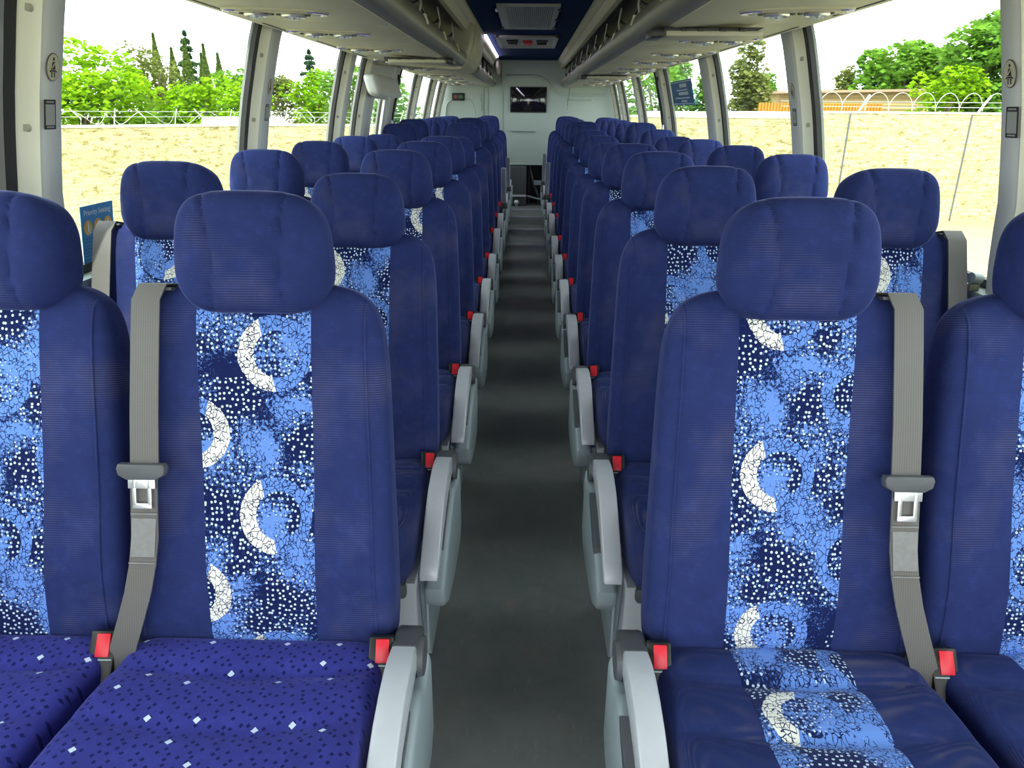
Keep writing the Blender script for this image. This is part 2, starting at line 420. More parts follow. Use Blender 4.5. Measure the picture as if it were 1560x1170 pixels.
HINGE = Vector((0, .02, .43))
def make_seat(d, kind, cush, rec=20, detail=True, pat=False):
    """d=+1 left side of aisle (aisle toward +x), d=-1 right side"""
    root = empty('coach_seat')
    rot = (R(-rec), 0, 0)
    def hang(o): o.location = HINGE; o.rotation_euler = rot; return o
    b = hang(backrest(root, d)); b['recl'] = 1
    hr = hang(headrest(root)); hr['recl'] = 1
    cushion(root, M[cush], pat)
    bm = bmesh.new(); box(bm, -.22, .22, -.40, .05, .262, .305, .01)
    mk('seat_pan', bm, M['cap'], root)
    # ---- seat belt: strap comes over the outboard shoulder
    xo = -.187*d
    bm = bmesh.new()
    path = [(xo*.93,.085,.56),(xo*.95,.075,.625),(xo*.96,.045,.650),(xo*.98,.005,.648),(xo,-.014,.62),(xo,-.022,.55),(xo,-.034,.42),(xo,-.040,.31)]
    ribbon(bm, path, .050, .003); st = hang(mk('seat_belt', bm, M['belt'], root)); st['recl'] = 1
    bm = bmesh.new()
    low = [(xo,-.043,.31),(xo*1.01,-.043,.20),(xo*1.04,-.044,.15),(xo*1.09,-.046,.10),(xo*1.16,-.049,.05),(xo*1.24,-.05,.0),(xo*1.30,-.05,-.05)]
    ribbon(bm, low, .048, .003); lp = mk('lap_strap', bm, M['belt'], st)
    bm = bmesh.new(); ribbon(bm, [(xo*1.005,-.0455,.235),(xo*1.03,-.0465,.165)], .043, .002); mk('label_patch', bm, M['beltlabel'], st)
    bm = bmesh.new()
    for zz, k in ((.245,1.0),(.155,1.04),(.085,1.105)):
        ribbon(bm, [(xo*k,-.0475,zz),(xo*k,-.0475,zz-.0025)], .047, .001)
    mk('stitching', bm, M['beltlabel'], st)
    bm = bmesh.new()
    prof = [(-.040,.012),(.040,.012),(.043,.004),(.040,-.008),(.026,-.016),(-.026,-.016),(-.040,-.008),(-.043,.004)]
    prism(bm, [(xo+u, .322+v) for u, v in prof], 'y', -.056, -.036, .003)
    tg = mk('belt_tongue', bm, M['cap'], st)
    bm = bmesh.new()
    for a in ((-.017,-.010,-.062,-.0),(.010,.017,-.062,-.0)): box(bm, xo+a[0], xo+a[1], -.0525, -.0495, .260, .312, .001)
    box(bm, xo-.017, xo+.017, -.0525, -.0495, .254, .264, .001); box(bm, xo-.024, xo+.024, -.0525, -.0495, .290, .310, .001)
    mk('metal_latch', bm, M['chrome'], tg)
    bm = bmesh.new(); box(bm, xo*.96-.029, xo*.96+.029, .005, .06, .637, .643, .002)
    mk('belt_guide', bm, M['cap'], st)
    # ---- buckle on the inboard side
    bx = .238*d
    Mb = Matrix.Translation((bx-.008*d, -.018, .430)) @ Matrix.Rotation(R(-34), 4, 'X') @ Matrix.Rotation(R(8*d), 4, 'Z')
    bm = bmesh.new(); box(bm, -.022, .022, -.016, .018, -.085, .031, .004, Mb); bk = mk('buckle', bm, M['black'], root)
    bm = bmesh.new(); box(bm, -.0095, .0140, -.0205, -.013, -.014, .0265, .0015, Mb); mk('release_button', bm, M['red'], bk)
    bm = bmesh.new(); box(bm, -.019, .019, -.018, -.0155, -.020, -.0178, 0, Mb); mk('rim', bm, M['grey'], bk)
    if kind == 'aisle':
        xi, xo2, xs = .252*d, .297*d, .312*d
        def X(a, b): return (min(a,b), max(a,b))
        a, b_ = X(xi, xo2)
        bm = bmesh.new()
        dz = 0.0
        top = [(-.030,.457),(-.065,.465),(-.10,.469),(-.15,.464),(-.20,.452),(-.25,.431),(-.30,.404),(-.35,.371),(-.395,.338)]
        bot = [(-.398,.318),(-.36,.330),(-.28,.362),(-.20,.390),(-.12,.408),(-.030,.412)]
        prism(bm, [(u, v+dz) for u, v in top+bot], 'x', a, b_, .004)
        ar = mk('armrest', bm, M['silver'], root, sharp=50)
        bm = bmesh.new(); prism(bm, [(.062,.425),(.050,.438),(.020,.449),(-.0295,.459),(-.0295,.403),(.0,.385),(.055,.39)], 'x', a-.001, b_+.001, .006)
        mk('pivot_cap', bm, M['cap'], ar)
        bm = bmesh.new(); cyl(bm, (xo2,-.005,.415), (xo2+.010*d,-.005,.415), .037, .034, 28); mk('pivot_cover', bm, M['cap'], ar)
        bm = bmesh.new()
        a, b_ = X(.262*d, xs)
        prism(bm, [(.03,.395),(.0,.385),(-.055,.385),(-.075,.402),(-.12,.398),(-.20,.376),(-.28,.346),(-.36,.312),(-.405,.300),(-.402,.265),(-.37,.225),(-.31,.190),(-.22,.170),(-.10,.160),(.0,.165),(.045,.20),(.045,.37)], 'x', a, b_, .012, 3)
        sh = mk('side_shell', bm, M['grey'], root, sharp=50)
        bm = bmesh.new(); a, b_ = X(.285*d, xs+.0008*d)
        prism(bm, [(-.125,.405),(-.15,.385),(-.25,.34),(-.30,.335),(-.30,.352),(-.20,.397),(-.13,.41)], 'x', a, b_-.014 if d > 0 else b_, .002)
        mk('grip_recess', bm, M['cap'], sh)
        bm = bmesh.new(); a, b_ = X(.185*d, .243*d)
        prism(bm, [(-.385,.30),(-.385,.05),(-.36,.0),(-.03,.0),(-.03,.30)], 'x', a, b_, .006)
        lg = mk('leg', bm, M['silver'], root, sharp=50)
        bm = bmesh.new(); a, b_ = X(.244*d, .262*d)
        prism(bm, [(-.36,.29),(-.30,.02),(-.08,.02),(-.02,.29)], 'x', a, b_, .004)
        box(bm, *X(.262*d, .268*d), -.37, -.355, .09, .28, .001)
        mk('leg_cover', bm, M['grey'], lg, sharp=50)
    else:
        bm = bmesh.new()
        prism(bm, [(-.37,.27),(-.37,.225),(-.33,.225),(-.33,.27)], 'x', min(-.245*d,.20*d), max(-.245*d,.20*d), .004)
        mk('support_beam', bm, M['silver'], root)
        bm = bmesh.new(); a, b_ = sorted((-.20*d, -.165*d))
        prism(bm, [(-.36,.27),(-.34,.0),(-.06,.0),(-.04,.27)], 'x', a, b_, .004); mk('leg', bm, M['silver'], root, sharp=50)
    return root

# row: nominal; rec angles found by where each headrest stands
REC = {('L','a'): [15,24.5,17.5,17,17.5,25,18.5,14,22,25,18,15.5], ('L','w'): [17,16.5,18.5,18,18.5,22,20.5,18.5,20,19,18,18],
       ('R','a'): [15.5,16,16.5,17.5,24.5,21,16.5,20.5,22,19.5,17,15.5], ('R','w'): [16,16.5,18,18.5,18.5,21,13,21.5,23,21.5,19,18.5]}
def rowY(k): return 1.06+.75*(k-1) if k <= 8 else 6.31+.79*(k-8)
def baseZ(side, k):
    if side == 'L': return 0 if k < 7 else (.05 if k == 7 else .065)
    return 0 if k < 8 else .065
PAT = {('L','a',1): (.1095,.19,.02), ('L','w',1): (.125,.245,.02), ('R','a',1): (.166,.105,-.06), ('R','w',1): (.05,.11,-.05)}
protos = {}
for side, d in (('L',1),('R',-1)):
    for kind in ('a','w'):
        for k in range(1, 13):
            cush = 'fleck' if (side == 'L' and k == 1) else 'velour'
            pat = (side == 'R')
            key = (side, kind, cush)
            if key not in protos:
                s = make_seat(d, 'aisle' if kind == 'a' else 'window', cush, 20, True, pat); protos[key] = s
            else: s = copy_tree(protos[key])
            X = {'a': .480, 'w': .983}[kind]
            if k > 1 and kind == 'a': X = .490
            s.location = (-d*X, rowY(k), baseZ(side, k))
            rec = REC[(side, kind)][k-1]
            pc = PAT.get((side, kind, k)) or (rnd.uniform(0,.28), rnd.uniform(0,.28), rnd.uniform(-.03,.03))
            for ch in s.children:
                if ch.get('recl'): ch.rotation_euler = (R(-rec), 0, 0)
                if key == ('L','w','fleck') and ch.name.startswith('headrest'): ch.location.x = .022
                if ch.name.startswith('armrest') and (side, k) in (('L',9),('L',11),('R',10),('R',12)):   # folded up
                    an = R(-78); pv = Vector((0, -.005, .42)); ch.rotation_euler = (an, 0, 0); ch.location = pv - Matrix.Rotation(an, 3, 'X') @ pv
                for g in ch.children:
                    if g.name.startswith('patterned_panel'): g.color = (*pc, 1)
            sn = 'left' if side == 'L' else 'right'
            pos = 'aisle-side' if kind == 'a' else 'window-side'
            if k == 1 and side == 'L': lb = f'blue seat with white-flecked cushion, nearest row left of the aisle, {pos}'
            elif k == 1: lb = f'blue seat with patterned cushion strip, nearest row right of the aisle, {pos}'
            else: lb = f'blue coach seat {sn} of the aisle, {pos}, {ORD[k-1]} row away from the viewer'
            tag(s, lb, 'seat', 'rows of blue coach seats')

# ------------------------------------------------------------------ bus shell
Y0, Y1 = -1.6, 10.55
def Wz(z):   # inner face of the pillars by height
    pts = [(0,1.235),(.90,1.235),(1.0,1.22),(1.15,1.208),(1.35,1.168),(1.6,1.103),(1.75,1.05),(1.95,.95)]
    for (a, b), (c, e) in zip(pts, pts[1:]):
        if z <= c: return b+(e-b)*(z-a)/(c-a)
    return pts[-1][1]
ZS = [.90,.98,1.06,1.14,1.22,1.30,1.38,1.46,1.54,1.62,1.70,1.78]
def struct(o): o['kind'] = 'structure'; return o
GO = .048     # glass stands this far outside the pillar face
bm = bmesh.new(); box(bm, -1.25, 1.25, Y0, Y1+.9, -.08, 0); struct(mk('floor', bm, M['floor'], smooth=False))
# raised seat platforms and shallow aisle steps at the rear
bm = bmesh.new(); box(bm, -1.24, -.215, 5.10, Y1, 0, .05); box(bm, -1.24, -.215, 5.90, Y1, .05, .065)
box(bm, .215, 1.24, 5.88, Y1, 0, .065); struct(mk('floor', bm, M['floor'], smooth=False))
STEPS = [(7.68,.02),(8.58,.04),(9.5,.06),(10.1,.078)]
for i, (y, z) in enumerate(STEPS):
    bm = bmesh.new(); box(bm, -.215, .215, y, Y1+.6, z-.02, z); struct(mk('floor', bm, M['floor'], smooth=False))
    bm = bmesh.new(); box(bm, -.215, .215, y-.004, y+.028, z-.02, z+.003, .001); struct(mk('trim_%d' % (50+i), bm, M['silver']))
bm = bmesh.new(); box(bm, -.40, .40, Y0, Y1, 1.972, 2.0); struct(mk('ceiling', bm, M['ceil'], smooth=False))
# sloping roof shell either side (inside of the rack) + outer skin
for s in (-1, 1):
    bm = bmesh.new()
    prism(bm, [(s*.40,1.975),(s*.55,1.955),(s*.80,1.90),(s*1.0,1.80),(s*1.10,1.70),(s*1.16,1.70),(s*1.05,1.88),(s*.80,1.98),(s*.4,2.03)], 'y', Y0, Y1)
    struct(mk('ceiling', bm, M['cream'], sharp=60))
    bm = bmesh.new()
    prism(bm, [(s*1.265,0),(s*1.265,.895),(s*1.33,.895),(s*1.33,-.05),(s*1.265,-.05)], 'y', Y0, Y1)
    struct(mk('wall_left' if s < 0 else 'wall_right', bm, M['lowwall'], smooth=False))
    bm = bmesh.new()
    prism(bm, [(s*1.235,.862),(s*1.235,.893),(s*1.34,.905),(s*1.34,.862)], 'y', Y0, Y1, .004)
    struct(mk('trim_1' if s < 0 else 'trim_2', bm, M['ledge']))

def pillar(s, ya, yb, n, inner=None, bulge=True, name='trim'):
    """inner face between ya..yb at Wz; near-side reveal runs out to the glass"""
    bm = bmesh.new(); rings = []
    for z in ZS:
        w = Wz(z); g = w+GO
        fl = 0 if not bulge else .035*bell(z-1.02, .22)*0
        rings.append([bm.verts.new((s*x, y, z)) for x, y in ((w+.004, ya+.012+0), (w, ya+.03), (w, yb-.012), (w+.010, yb), (g+.01, yb+.01), (g+.03, yb), (g+.03, ya-.06), (g-.004, ya-.036), (w+.024, ya-.004))])
    for A, B in zip(rings, rings[1:]):
        for i in range(len(A)): bm.faces.new((A[i],A[(i+1)%len(A)],B[(i+1)%len(A)],B[i]))
    bm.faces.new(rings[0]); bm.faces.new(rings[-1][::-1])
    p = struct(mk('trim_%d' % n, bm, M['trim'], sharp=40))
    # ivory reveal lining with skylight glare painted into its colour, and bolt covers
    bm = bmesh.new(); g = []
    for z in ZS:
        w = Wz(z); g.append([bm.verts.new((s*x, y-.0015, z)) for x, y in ((w+.008, ya+.006), (w+.024, ya-.004), (w+GO-.004, ya-.036))])
    for A, B in zip(g, g[1:]):
        for i in range(2): bm.faces.new((A[i],A[i+1],B[i+1],B[i]))
    rv = mk('reveal', bm, M['reveal'], p); rv['label'] = 'ivory side reveal of the pillar, brightened as if skylit'
    bm = bmesh.new()
    for z in (1.03, 1.30, 1.56):
        w = Wz(z)+.030
        cyl(bm, (s*w, ya-.008, z), (s*w, ya-.020, z), .010, .008, 14)
    mk('bolt_cap', bm, M['cream'], p)
    return p
pan = [0]
def pane(s, ya, yb, seal_far=True, tint=None):
    pan[0] += 1; n = pan[0]
    bm = bmesh.new(); rows = []
    for z in ZS:
        g = Wz(z)+GO+.012
        rows.append([bm.verts.new((s*g, y, z)) for y in (ya, yb)] + [bm.verts.new((s*(g+.006), y, z)) for y in (yb, ya)])
    for A, B in zip(rows, rows[1:]):
        for i in range(4): bm.faces.new((A[i],A[(i+1)%4],B[(i+1)%4],B[i]))
    bm.faces.new(rows[0]); bm.faces.new(rows[-1][::-1])
    o = struct(mk('window_%d' % n, bm, M['glass'], sharp=60))
    bm = bmesh.new()
    def strip(y0, y1):
        r = []
        for z in ZS:
            g = Wz(z)+GO
            r.append([bm.verts.new((s*x, y, z)) for x, y in ((g-.010,y0),(g-.010,y1),(g+.011,y1),(g+.011,y0))])
        for A, B in zip(r, r[1:]):
            for i in range(4): bm.faces.new((A[i],A[(i+1)%4],B[(i+1)%4],B[i]))
        bm.faces.new(r[0]); bm.faces.new(r[-1][::-1])
    strip(yb-.042, yb); strip(ya, ya+.02)
    for z, h in ((.90,.022),):
        g = Wz(z)+GO; box(bm, *sorted((s*(g-.012), s*(g+.011))), ya, yb, z, z+h)
    mk('rubber_seal', bm, M['seal'], o)
    return o
PL = [(-1.30,-1.18),(.27,.39),(1.835,1.925),(3.375,3.50),(4.88,4.99),(5.50,5.72),(6.42,6.72),(7.98,8.08),(9.25,9.36),(10.22,10.45)]
PR = [(-1.30,-1.18),(.27,.39),(1.855,1.935),(3.335,3.47),(4.88,5.09),(6.60,6.75),(8.16,8.28),(9.56,9.68),(10.40,10.50)]
n = 2
for s, PP in ((-1, PL), (1, PR)):
    for i, (a, b) in enumerate(PP):
        n += 1; pillar(s, a, b, n)
        if i+1 < len(PP): pane(s, b+.006, PP[i+1][0]-.040)
# side openings header so no sky shows over the glass, hidden behind the racks
for s in (-1, 1):
    bm = bmesh.new(); w = Wz(1.70)
    prism(bm, [(s*(w-.01),1.70),(s*(w+.13),1.70),(s*(w+.10),1.80),(s*(w-.03),1.80)], 'y', Y0, Y1)
    n += 1; struct(mk('trim_%d' % n, bm, M['trim']))
# back wall with its opening in the aisle
bm = bmesh.new()
prism(bm, [(-1.30,0),(-.325,0),(-.325,.64),(.29,.64),(.29,0),(1.30,0),(1.30,.9),(1.18,1.7),(.9,1.95),(.4,2.02),(-.4,2.02),(-.9,1.95),(-1.18,1.7),(-1.30,.9)], 'y', Y1, Y1+.04)
wb = struct(mk('wall_back', bm, M['backwall'], smooth=False))
bm = bmesh.new()
for x0, x1 in ((-.36,-.345),(-.555,-.545),(-.625,-.60)): box(bm, x0, x1, Y1-.018, Y1, .64, 1.95, .003)
box(bm, -.325, .29, Y1-.01, Y1, .63, .645, .002)
mk('vertical_trim', bm, M['backwall'], wb)
def curve_pts(pts, n=8):
    out = []
    for i in range(len(pts)-1):
        p0 = pts[max(i-1,0)]; p1 = pts[i]; p2 = pts[i+1]; p3 = pts[min(i+2,len(pts)-1)]
        for k in range(n):
            t = k/n
            out.append(tuple(.5*((2*b)+(-a+c)*t+(2*a-5*b+4*c-e)*t*t+(-a+3*b-3*c+e)*t**3) for a,b,c,e in zip(p0,p1,p2,p3)))
    out.append(pts[-1]); return out
bm = bmesh.new()
tube(bm, curve_pts([(-.30,Y1-.004,1.77),(.10,Y1-.004,1.775),(.24,Y1-.004,1.72),(.36,Y1-.004,1.60),(.50,Y1-.004,1.555),(1.05,Y1-.004,1.545)]), .020, 10)
mk('moulding', bm, M['backwall'], wb)
bm = bmesh.new()
tube(bm, curve_pts([(-1.13,Y1-.002,1.10),(-1.12,Y1-.002,1.36),(-1.06,Y1-.002,1.46),(-.95,Y1-.002,1.475),(-.80,Y1-.002,1.47),(-.74,Y1-.002,1.38),(-.70,Y1-.002,1.10)]), .012, 8)
mk('moulding', bm, M['backwall'], wb)
# dark recess behind the back wall opening
bm = bmesh.new()
box(bm, -.40, .36, Y1+.75, Y1+.80, 0, .8); box(bm, -.42, -.38, Y1+.04, Y1+.8, 0, .8); box(bm, .34, .38, Y1+.04, Y1+.8, 0, .8); box(bm, -.42, .38, Y1+.04, Y1+.8, .76, .80)
struct(mk('wall_recess', bm, M['cap'], smooth=False))

def onwall(name, cat, label, parts, group=None):
    root = empty(name); tag(root, label, cat, group)
    for pn, bm, mt in parts: mk(pn, bm, mt, root)
    return root
def BX(*a, **k):
    bm = bmesh.new(); box(bm, *a, **k); return bm
# rear step box in the aisle
onwall('rear_step_box', 'step', 'dark grey box with bright edge strip under the back wall', [
    ('body', BX(-.30,-.005,Y1-.10,Y1+.5,.078,.62,.004), M['cap']), ('edge_strip', BX(-.30,-.005,Y1-.112,Y1-.10,.205,.235,.002), M['silver'])])
bm = bmesh.new(); bmesh.ops.create_uvsphere(bm, u_segments=20, v_segments=14, radius=.036, matrix=Matrix.Translation((-.14,Y1-.155,.135)))
k1 = bmesh.new(); cyl(k1, (-.14,Y1-.155,.078), (-.14,Y1-.155,.105), .016)
onwall('floor_door_stop', 'door stop', 'small shiny round knob on the floor before the dark rear box', [('ball', bm, M['chrome']), ('stem', k1, M['chrome'])])
bm = bmesh.new(); tube(bm, [(.03,Y1+.10,.62),(.10,Y1+.05,.36),(.16,Y1+.02,.22)], .014); b2 = bmesh.new(); box(b2, .10,.26,Y1+.0,Y1+.03,.36,.42,.003)
b3 = bmesh.new(); tube(b3, [(0.01,Y1-.02,.21),(.15,Y1-.04,.175),(.27,Y1-.04,.16)], .012); b4 = bmesh.new(); cyl(b4, (.16,Y1+.02,.078), (.16,Y1+.02,.24), .010); cyl(b4, (.03,Y1+.10,0), (.03,Y1+.10,.62), .010)
onwall('rear_rail', 'rail', 'dark metal rails and plate in the recess right of the rear box', [('diagonal_bar', bm, M['cap']), ('plate', b2, M['grey']), ('cross_bar', b3, M['grey']), ('post', b4, M['cap'])])
# screen
def screenmat():
    t = NT('glossy dark screen')
    t.set(Base_Color=(.010,.010,.012), Roughness=.06, Specular_IOR_Level=.9); return t.m
M['screen'] = screenmat()
onwall('wall_television', 'screen', 'dark glossy flat screen mounted on the back wall', [
    ('frame', BX(-.240,.256,Y1-.035,Y1,1.318,1.642,.004), M['black']), ('screen_glass', BX(-.228,.244,Y1-.038,Y1-.034,1.334,1.630,.001), M['screen'])])
# display sign left
onwall('seat_belt_display', 'display', 'small dark display with red and green fields, left on the back wall', [
    ('housing', BX(-1.03,-.86,Y1-.025,Y1,1.462,1.558,.006), M['black']),
    ('red_field', BX(-1.005,-.955,Y1-.028,Y1-.024,1.487,1.533), plain('dull red', (.22,.03,.03), .3)),
    ('green_field', BX(-.940,-.885,Y1-.028,Y1-.024,1.487,1.533), plain('dull green', (.03,.13,.07), .3))])
def grab(name, p0, p1, label):
    p0, p1 = Vector(p0), Vector(p1); b = bmesh.new(); out = Vector((0,-.03,0))
    tube(b, curve_pts([tuple(p0+out*.2), tuple(p0+out), tuple(p0.lerp(p1,.06)+out*1.25), tuple(p0.lerp(p1,.94)+out*1.25), tuple(p1+out), tuple(p1+out*.2)], 4), .010, 10)
    c = bmesh.new()
    for p in (p0, p1): cyl(c, tuple(p), tuple(p+Vector((0,-.008,0))), .018, None, 16)
    onwall(name, 'handle', label, [('bar', b, M['backwall']), ('mount', c, M['backwall'])], None)
grab('grab_handle', (.568,Y1,1.486), (.862,Y1,1.486), 'horizontal pale grab handle on the back wall right of the screen')
grab('grab_handle', (-.213,Y1,1.083), (.104,Y1,1.083), 'horizontal pale grab handle on the back wall below the screen')
grab('grab_handle', (-.636,Y1,1.533), (-.636,Y1,1.341), 'upright pale grab handle on the back wall left of the screen')
bm = bmesh.new(); tube(bm, curve_pts([(.555,Y1-.05,1.66),(.553,Y1-.05,1.55),(.535,Y1-.05,1.46),(.540,Y1-.05,1.40)]), .0035, 6)
b2 = bmesh.new(); bmesh.ops.create_uvsphere(b2, u_segments=10, v_segments=8, radius=.014, matrix=Matrix.Translation((.54,Y1-.05,1.375)))
onwall('pull_cord', 'cord', 'thin cord with a small white knob hanging from the right rack end', [('cord', bm, M['cap']), ('knob', b2, M['trim'])])

# ------------------------------------------------------------------ overhead racks
def rack(s, label, spans, lockers):
    root = empty('luggage_rack'); tag(root, label, 'luggage rack')
    for (a, b) in spans:
        bm = bmesh.new()
        prof = [(.500,1.652),(.505,1.636),(.53,1.632),(.70,1.644),(1.05,1.655),(1.085,1.664),(1.10,1.69),(1.06,1.70),(.50,1.70)]
        y = a; step = .757
        while y < b-.01:
            e = min(b, y+step); prism(bm, [(s*x, z) for x, z in prof], 'y', y+.0025, e-.0025, .0025); y = e
        prism(bm, [(s*.52,1.655),(s*1.08,1.675),(s*1.06,1.70),(s*.52,1.70)], 'y', a, b)
        mk('underside_panel', bm, M['cream'], root, sharp=40)
        y = a+.12
        while y < b-.4:
            bm = bmesh.new(); box(bm, *sorted((s*1.018, s*1.024)), y, y+.42, 1.6515, 1.655); mk('crease', bm, M['cap'], root); y += step
        bm = bmesh.new(); pr = []
        for i in range(13):
            t = R(-62+i*16.5); pr.append((.500-.062*math.cos(t)*1.0+.0, 1.690+.060*math.sin(t)))
        pr = [(s*x, z) for x, z in pr] + [(s*.54,1.752),(s*.54,1.640)]
        prism(bm, pr, 'y', a, b)
        mk('front_rail', bm, M['rail'], root, sharp=60)
        bm = bmesh.new(); prism(bm, [(s*.515,1.742),(s*.515,1.756),(s*1.0,1.70),(s*1.0,1.69)], 'y', a, b); mk('shelf', bm, M['rail'], root)
        y = math.ceil((a-.3)/.757)*.757+.42; 
        while y < b-.1:
            if y > a+.1:
                bm = bmesh.new(); Mx = Matrix.Translation((s*.4435, y, 1.712)) @ Matrix.Rotation(R(14*s), 4, 'Y')
                box(bm, -.004, .006, -.022, .022, -.020, .020, .002, Mx); mk('clip', bm, M['reveal'], root)
                bm = bmesh.new(); ribbon(bm, [(s*.500,y+.20,1.745),(s*.490,y+.20,1.80),(s*.50,y+.20,1.87)], .035, .006, (0,1,0)); mk('hanger', bm, M['trim'], root)
                bm = bmesh.new(); tube(bm, curve_pts([(s*.498,y+.20,1.81),(s*.50,y+.40,1.775),(s*.50,y+.70,1.765),(s*.498,y+.957,1.81)] if y+.957 < b else [(s*.498,y+.20,1.81),(s*.50,y+.30,1.775),(s*.50,y+.4,1.765)]), .006, 6); mk('cable', bm, M['black'], root)
            y += .757
        # end collar
        if b < 10:
            bm = bmesh.new()
            pc = [(s*x, z) for x, z in ((.428,1.70),(.445,1.65),(.49,1.618),(.56,1.615),(.80,1.632),(1.09,1.645),(1.10,1.70),(.9,1.75),(.45,1.77))]
            prism(bm, pc, 'y', b, b+.05, .006); mk('end_collar', bm, M['cream'], root, sharp=50)
    bm = bmesh.new()
    A, B = Y0, Y1
    prism(bm, [(s*x, z) for x, z in ((.39,1.975),(.388,1.955),(.402,1.925),(.418,1.915),(.424,1.895),(.440,1.872),(.465,1.868),(.48,1.885),(.49,1.92),(.50,1.96),(.50,1.975))], 'y', A, B)
    mk('upper_moulding', bm, M['cream'], root, sharp=40)
    bm = bmesh.new(); y = 1.2
    while y < B:
        box(bm, *sorted((s*.52, s*.98)), y, y+.012, 1.74, 1.758, 0, None)
        y += .38
    mk('shelf_rib', bm, M['trim'], root)
    for (a, b) in lockers:
        bm = bmesh.new()
        prism(bm, [(s*x, z) for x, z in ((.402,1.955),(.398,1.90),(.415,1.80),(.445,1.71),(.475,1.665),(.52,1.645),(1.08,1.665),(1.06,1.76),(.95,1.86),(.75,1.93),(.5,1.968))], 'y', a, b, .012, 3)
        lk = mk('closed_locker', bm, M['cream'], root, sharp=50)
        bm = bmesh.new()
        prism(bm, [(s*x, z) for x, z in ((.395,1.95),(.391,1.90),(.408,1.80),(.438,1.71),(.452,1.70),(.42,1.80),(.408,1.90),(.41,1.95))], 'y', a+.25, b-.02, .003)
        mk('locker_door', bm, M['cream'], lk, sharp=50)
    return root
rack(-1, 'cream overhead luggage rack with grey rail and closed locker, left side', [(Y0,5.60),(7.0,Y1)], [(5.65,7.0)])
rack(1, 'long cream overhead luggage rack with grey front rail, right side', [(Y0,Y1)], [])

M['led'] = emis('violet white strip light', (.80,.74,1.0), 14)
M['bluelens'] = plain('blue lamp lens', (.10,.10,.55), .2)
def psu():
    root = empty('reading_light_panel')
    bm = bmesh.new(); pts = []
    for i in range(36):
        t = 2*math.pi*i/36; ct, st = math.cos(t), math.sin(t)
        pts.append((math.copysign(abs(ct)**.55, ct)*.175, math.copysign(abs(st)**.8, st)*.062))
    prism(bm, pts, 'z', -.010, .012, .004); mk('housing', bm, M['cream'], root, sharp=50)
    bm = bmesh.new(); prism(bm, [(x*.84, y*.68) for x, y in pts], 'z', -.013, -.009, .001); mk('inner_plate', bm, plain('tan plate', (.40,.36,.27), .35) if 'tan' not in M else M['tan'], root)
    for sx in (-.062, .062):
        bm = bmesh.new()
        tube(bm, [(sx+.034*math.cos(2*math.pi*k/20), .0+.028*math.sin(2*math.pi*k/20), -.017) for k in range(20)], .006, 8, True)
        a = mk('air_vent', bm, M['chrome'], root)
        bm = bmesh.new(); cyl(bm, (sx,0,-.012), (sx,0,-.026), .021, .014, 16)
        for k in range(3): box(bm, sx-.002, sx+.002, -.020, .020, -.030, -.020, 0, Matrix.Translation((sx,0,0)) @ Matrix.Rotation(k*math.pi/3, 4, 'Z') @ Matrix.Translation((-sx,0,0)))
        mk('nozzle', bm, M['silver'], a)
    for sx in (-.012, .010, .108, -.112):
        bm = bmesh.new(); cyl(bm, (sx, .0, -.012), (sx, .0, -.018), .009, .007, 10); mk('push_button', bm, M['cap'], root)
    for sx in (-1, 1):
        bm = bmesh.new(); o_, i_ = [], []
        for k in range(9):
            t = R(-52+k*13); o_.append((sx*.172*abs(math.cos(t))**.4, .056*math.sin(t))); i_.append((sx*(.172*abs(math.cos(t))**.4-.022), .050*math.sin(t)))
        prism(bm, o_+i_[::-1], 'z', -.0135, -.009); lp = mk('blue_lens', bm, M['bluelens'], root, smooth=False); lp['label'] = 'blue lamp lens at the end'
    return root
M['tan'] = plain('tan plate', (.40,.36,.27), .35)
base = psu(); first = True
PSL = [2.62,3.30,4.14,5.12,6.0]; PSR = [2.52,3.50,4.28,4.98,5.76]
LAB = ['nearest the viewer','second from the viewer','third from the viewer','fourth from the viewer','fifth from the viewer','sixth from the viewer','seventh from the viewer','eighth from the viewer','ninth from the viewer','tenth from the viewer']
for s, L, nm in ((-1, PSL+[7.2,7.95,8.7,9.45], 'left'), (1, PSR+[6.25,7.1,7.85,8.6,9.4], 'right')):
    for i, y in enumerate(L):
        o = base if first else copy_tree(base); first = False
        o.location = (s*.83, y, 1.6505); o.rotation_euler = (0, R(-1.5)*s, 0)
        if s < 0 and i == 4: o.location.z = 1.655
        tag(o, f'reading light and air vent panel under the {nm} rack, {LAB[i]}', 'reading light', 'reading light panels under the racks')
# folded monitors
def monitor(s, y, label):
    root = empty('folded_monitor', (s*.66, y, 1.635)); tag(root, label, 'monitor', 'folded ceiling monitors')
    bm = bmesh.new(); prism(bm, [(-.19,.0),(-.185,-.026),(.16,-.014),(.19,0)], 'y', .005, .022, .002); mk('hinge_bar', bm, M['black'], root)
    bm = bmesh.new(); box(bm, -.165, .185, .0, .20, -.030, -.012, .004); mk('screen_panel', bm, M['cream'], root)
    bm = bmesh.new(); box(bm, -.195*s-.02, -.195*s+.025, -.01, .16, -.034, -.004, .004); mk('end_bracket', bm, M['black'], root)
    bm = bmesh.new()
    for x in (-.10,-.04,.04,.11): box(bm, x-.012, x+.012, -.006, .006, -.014, -.002, .002)
    mk('hinge', bm, M['black'], root)
monitor(1, 2.90, 'black folded monitor under the right rack near the viewer')
monitor(-1, 4.62, 'black folded monitor under the left rack')
monitor(1, 6.65, 'black folded monitor under the right rack far back')

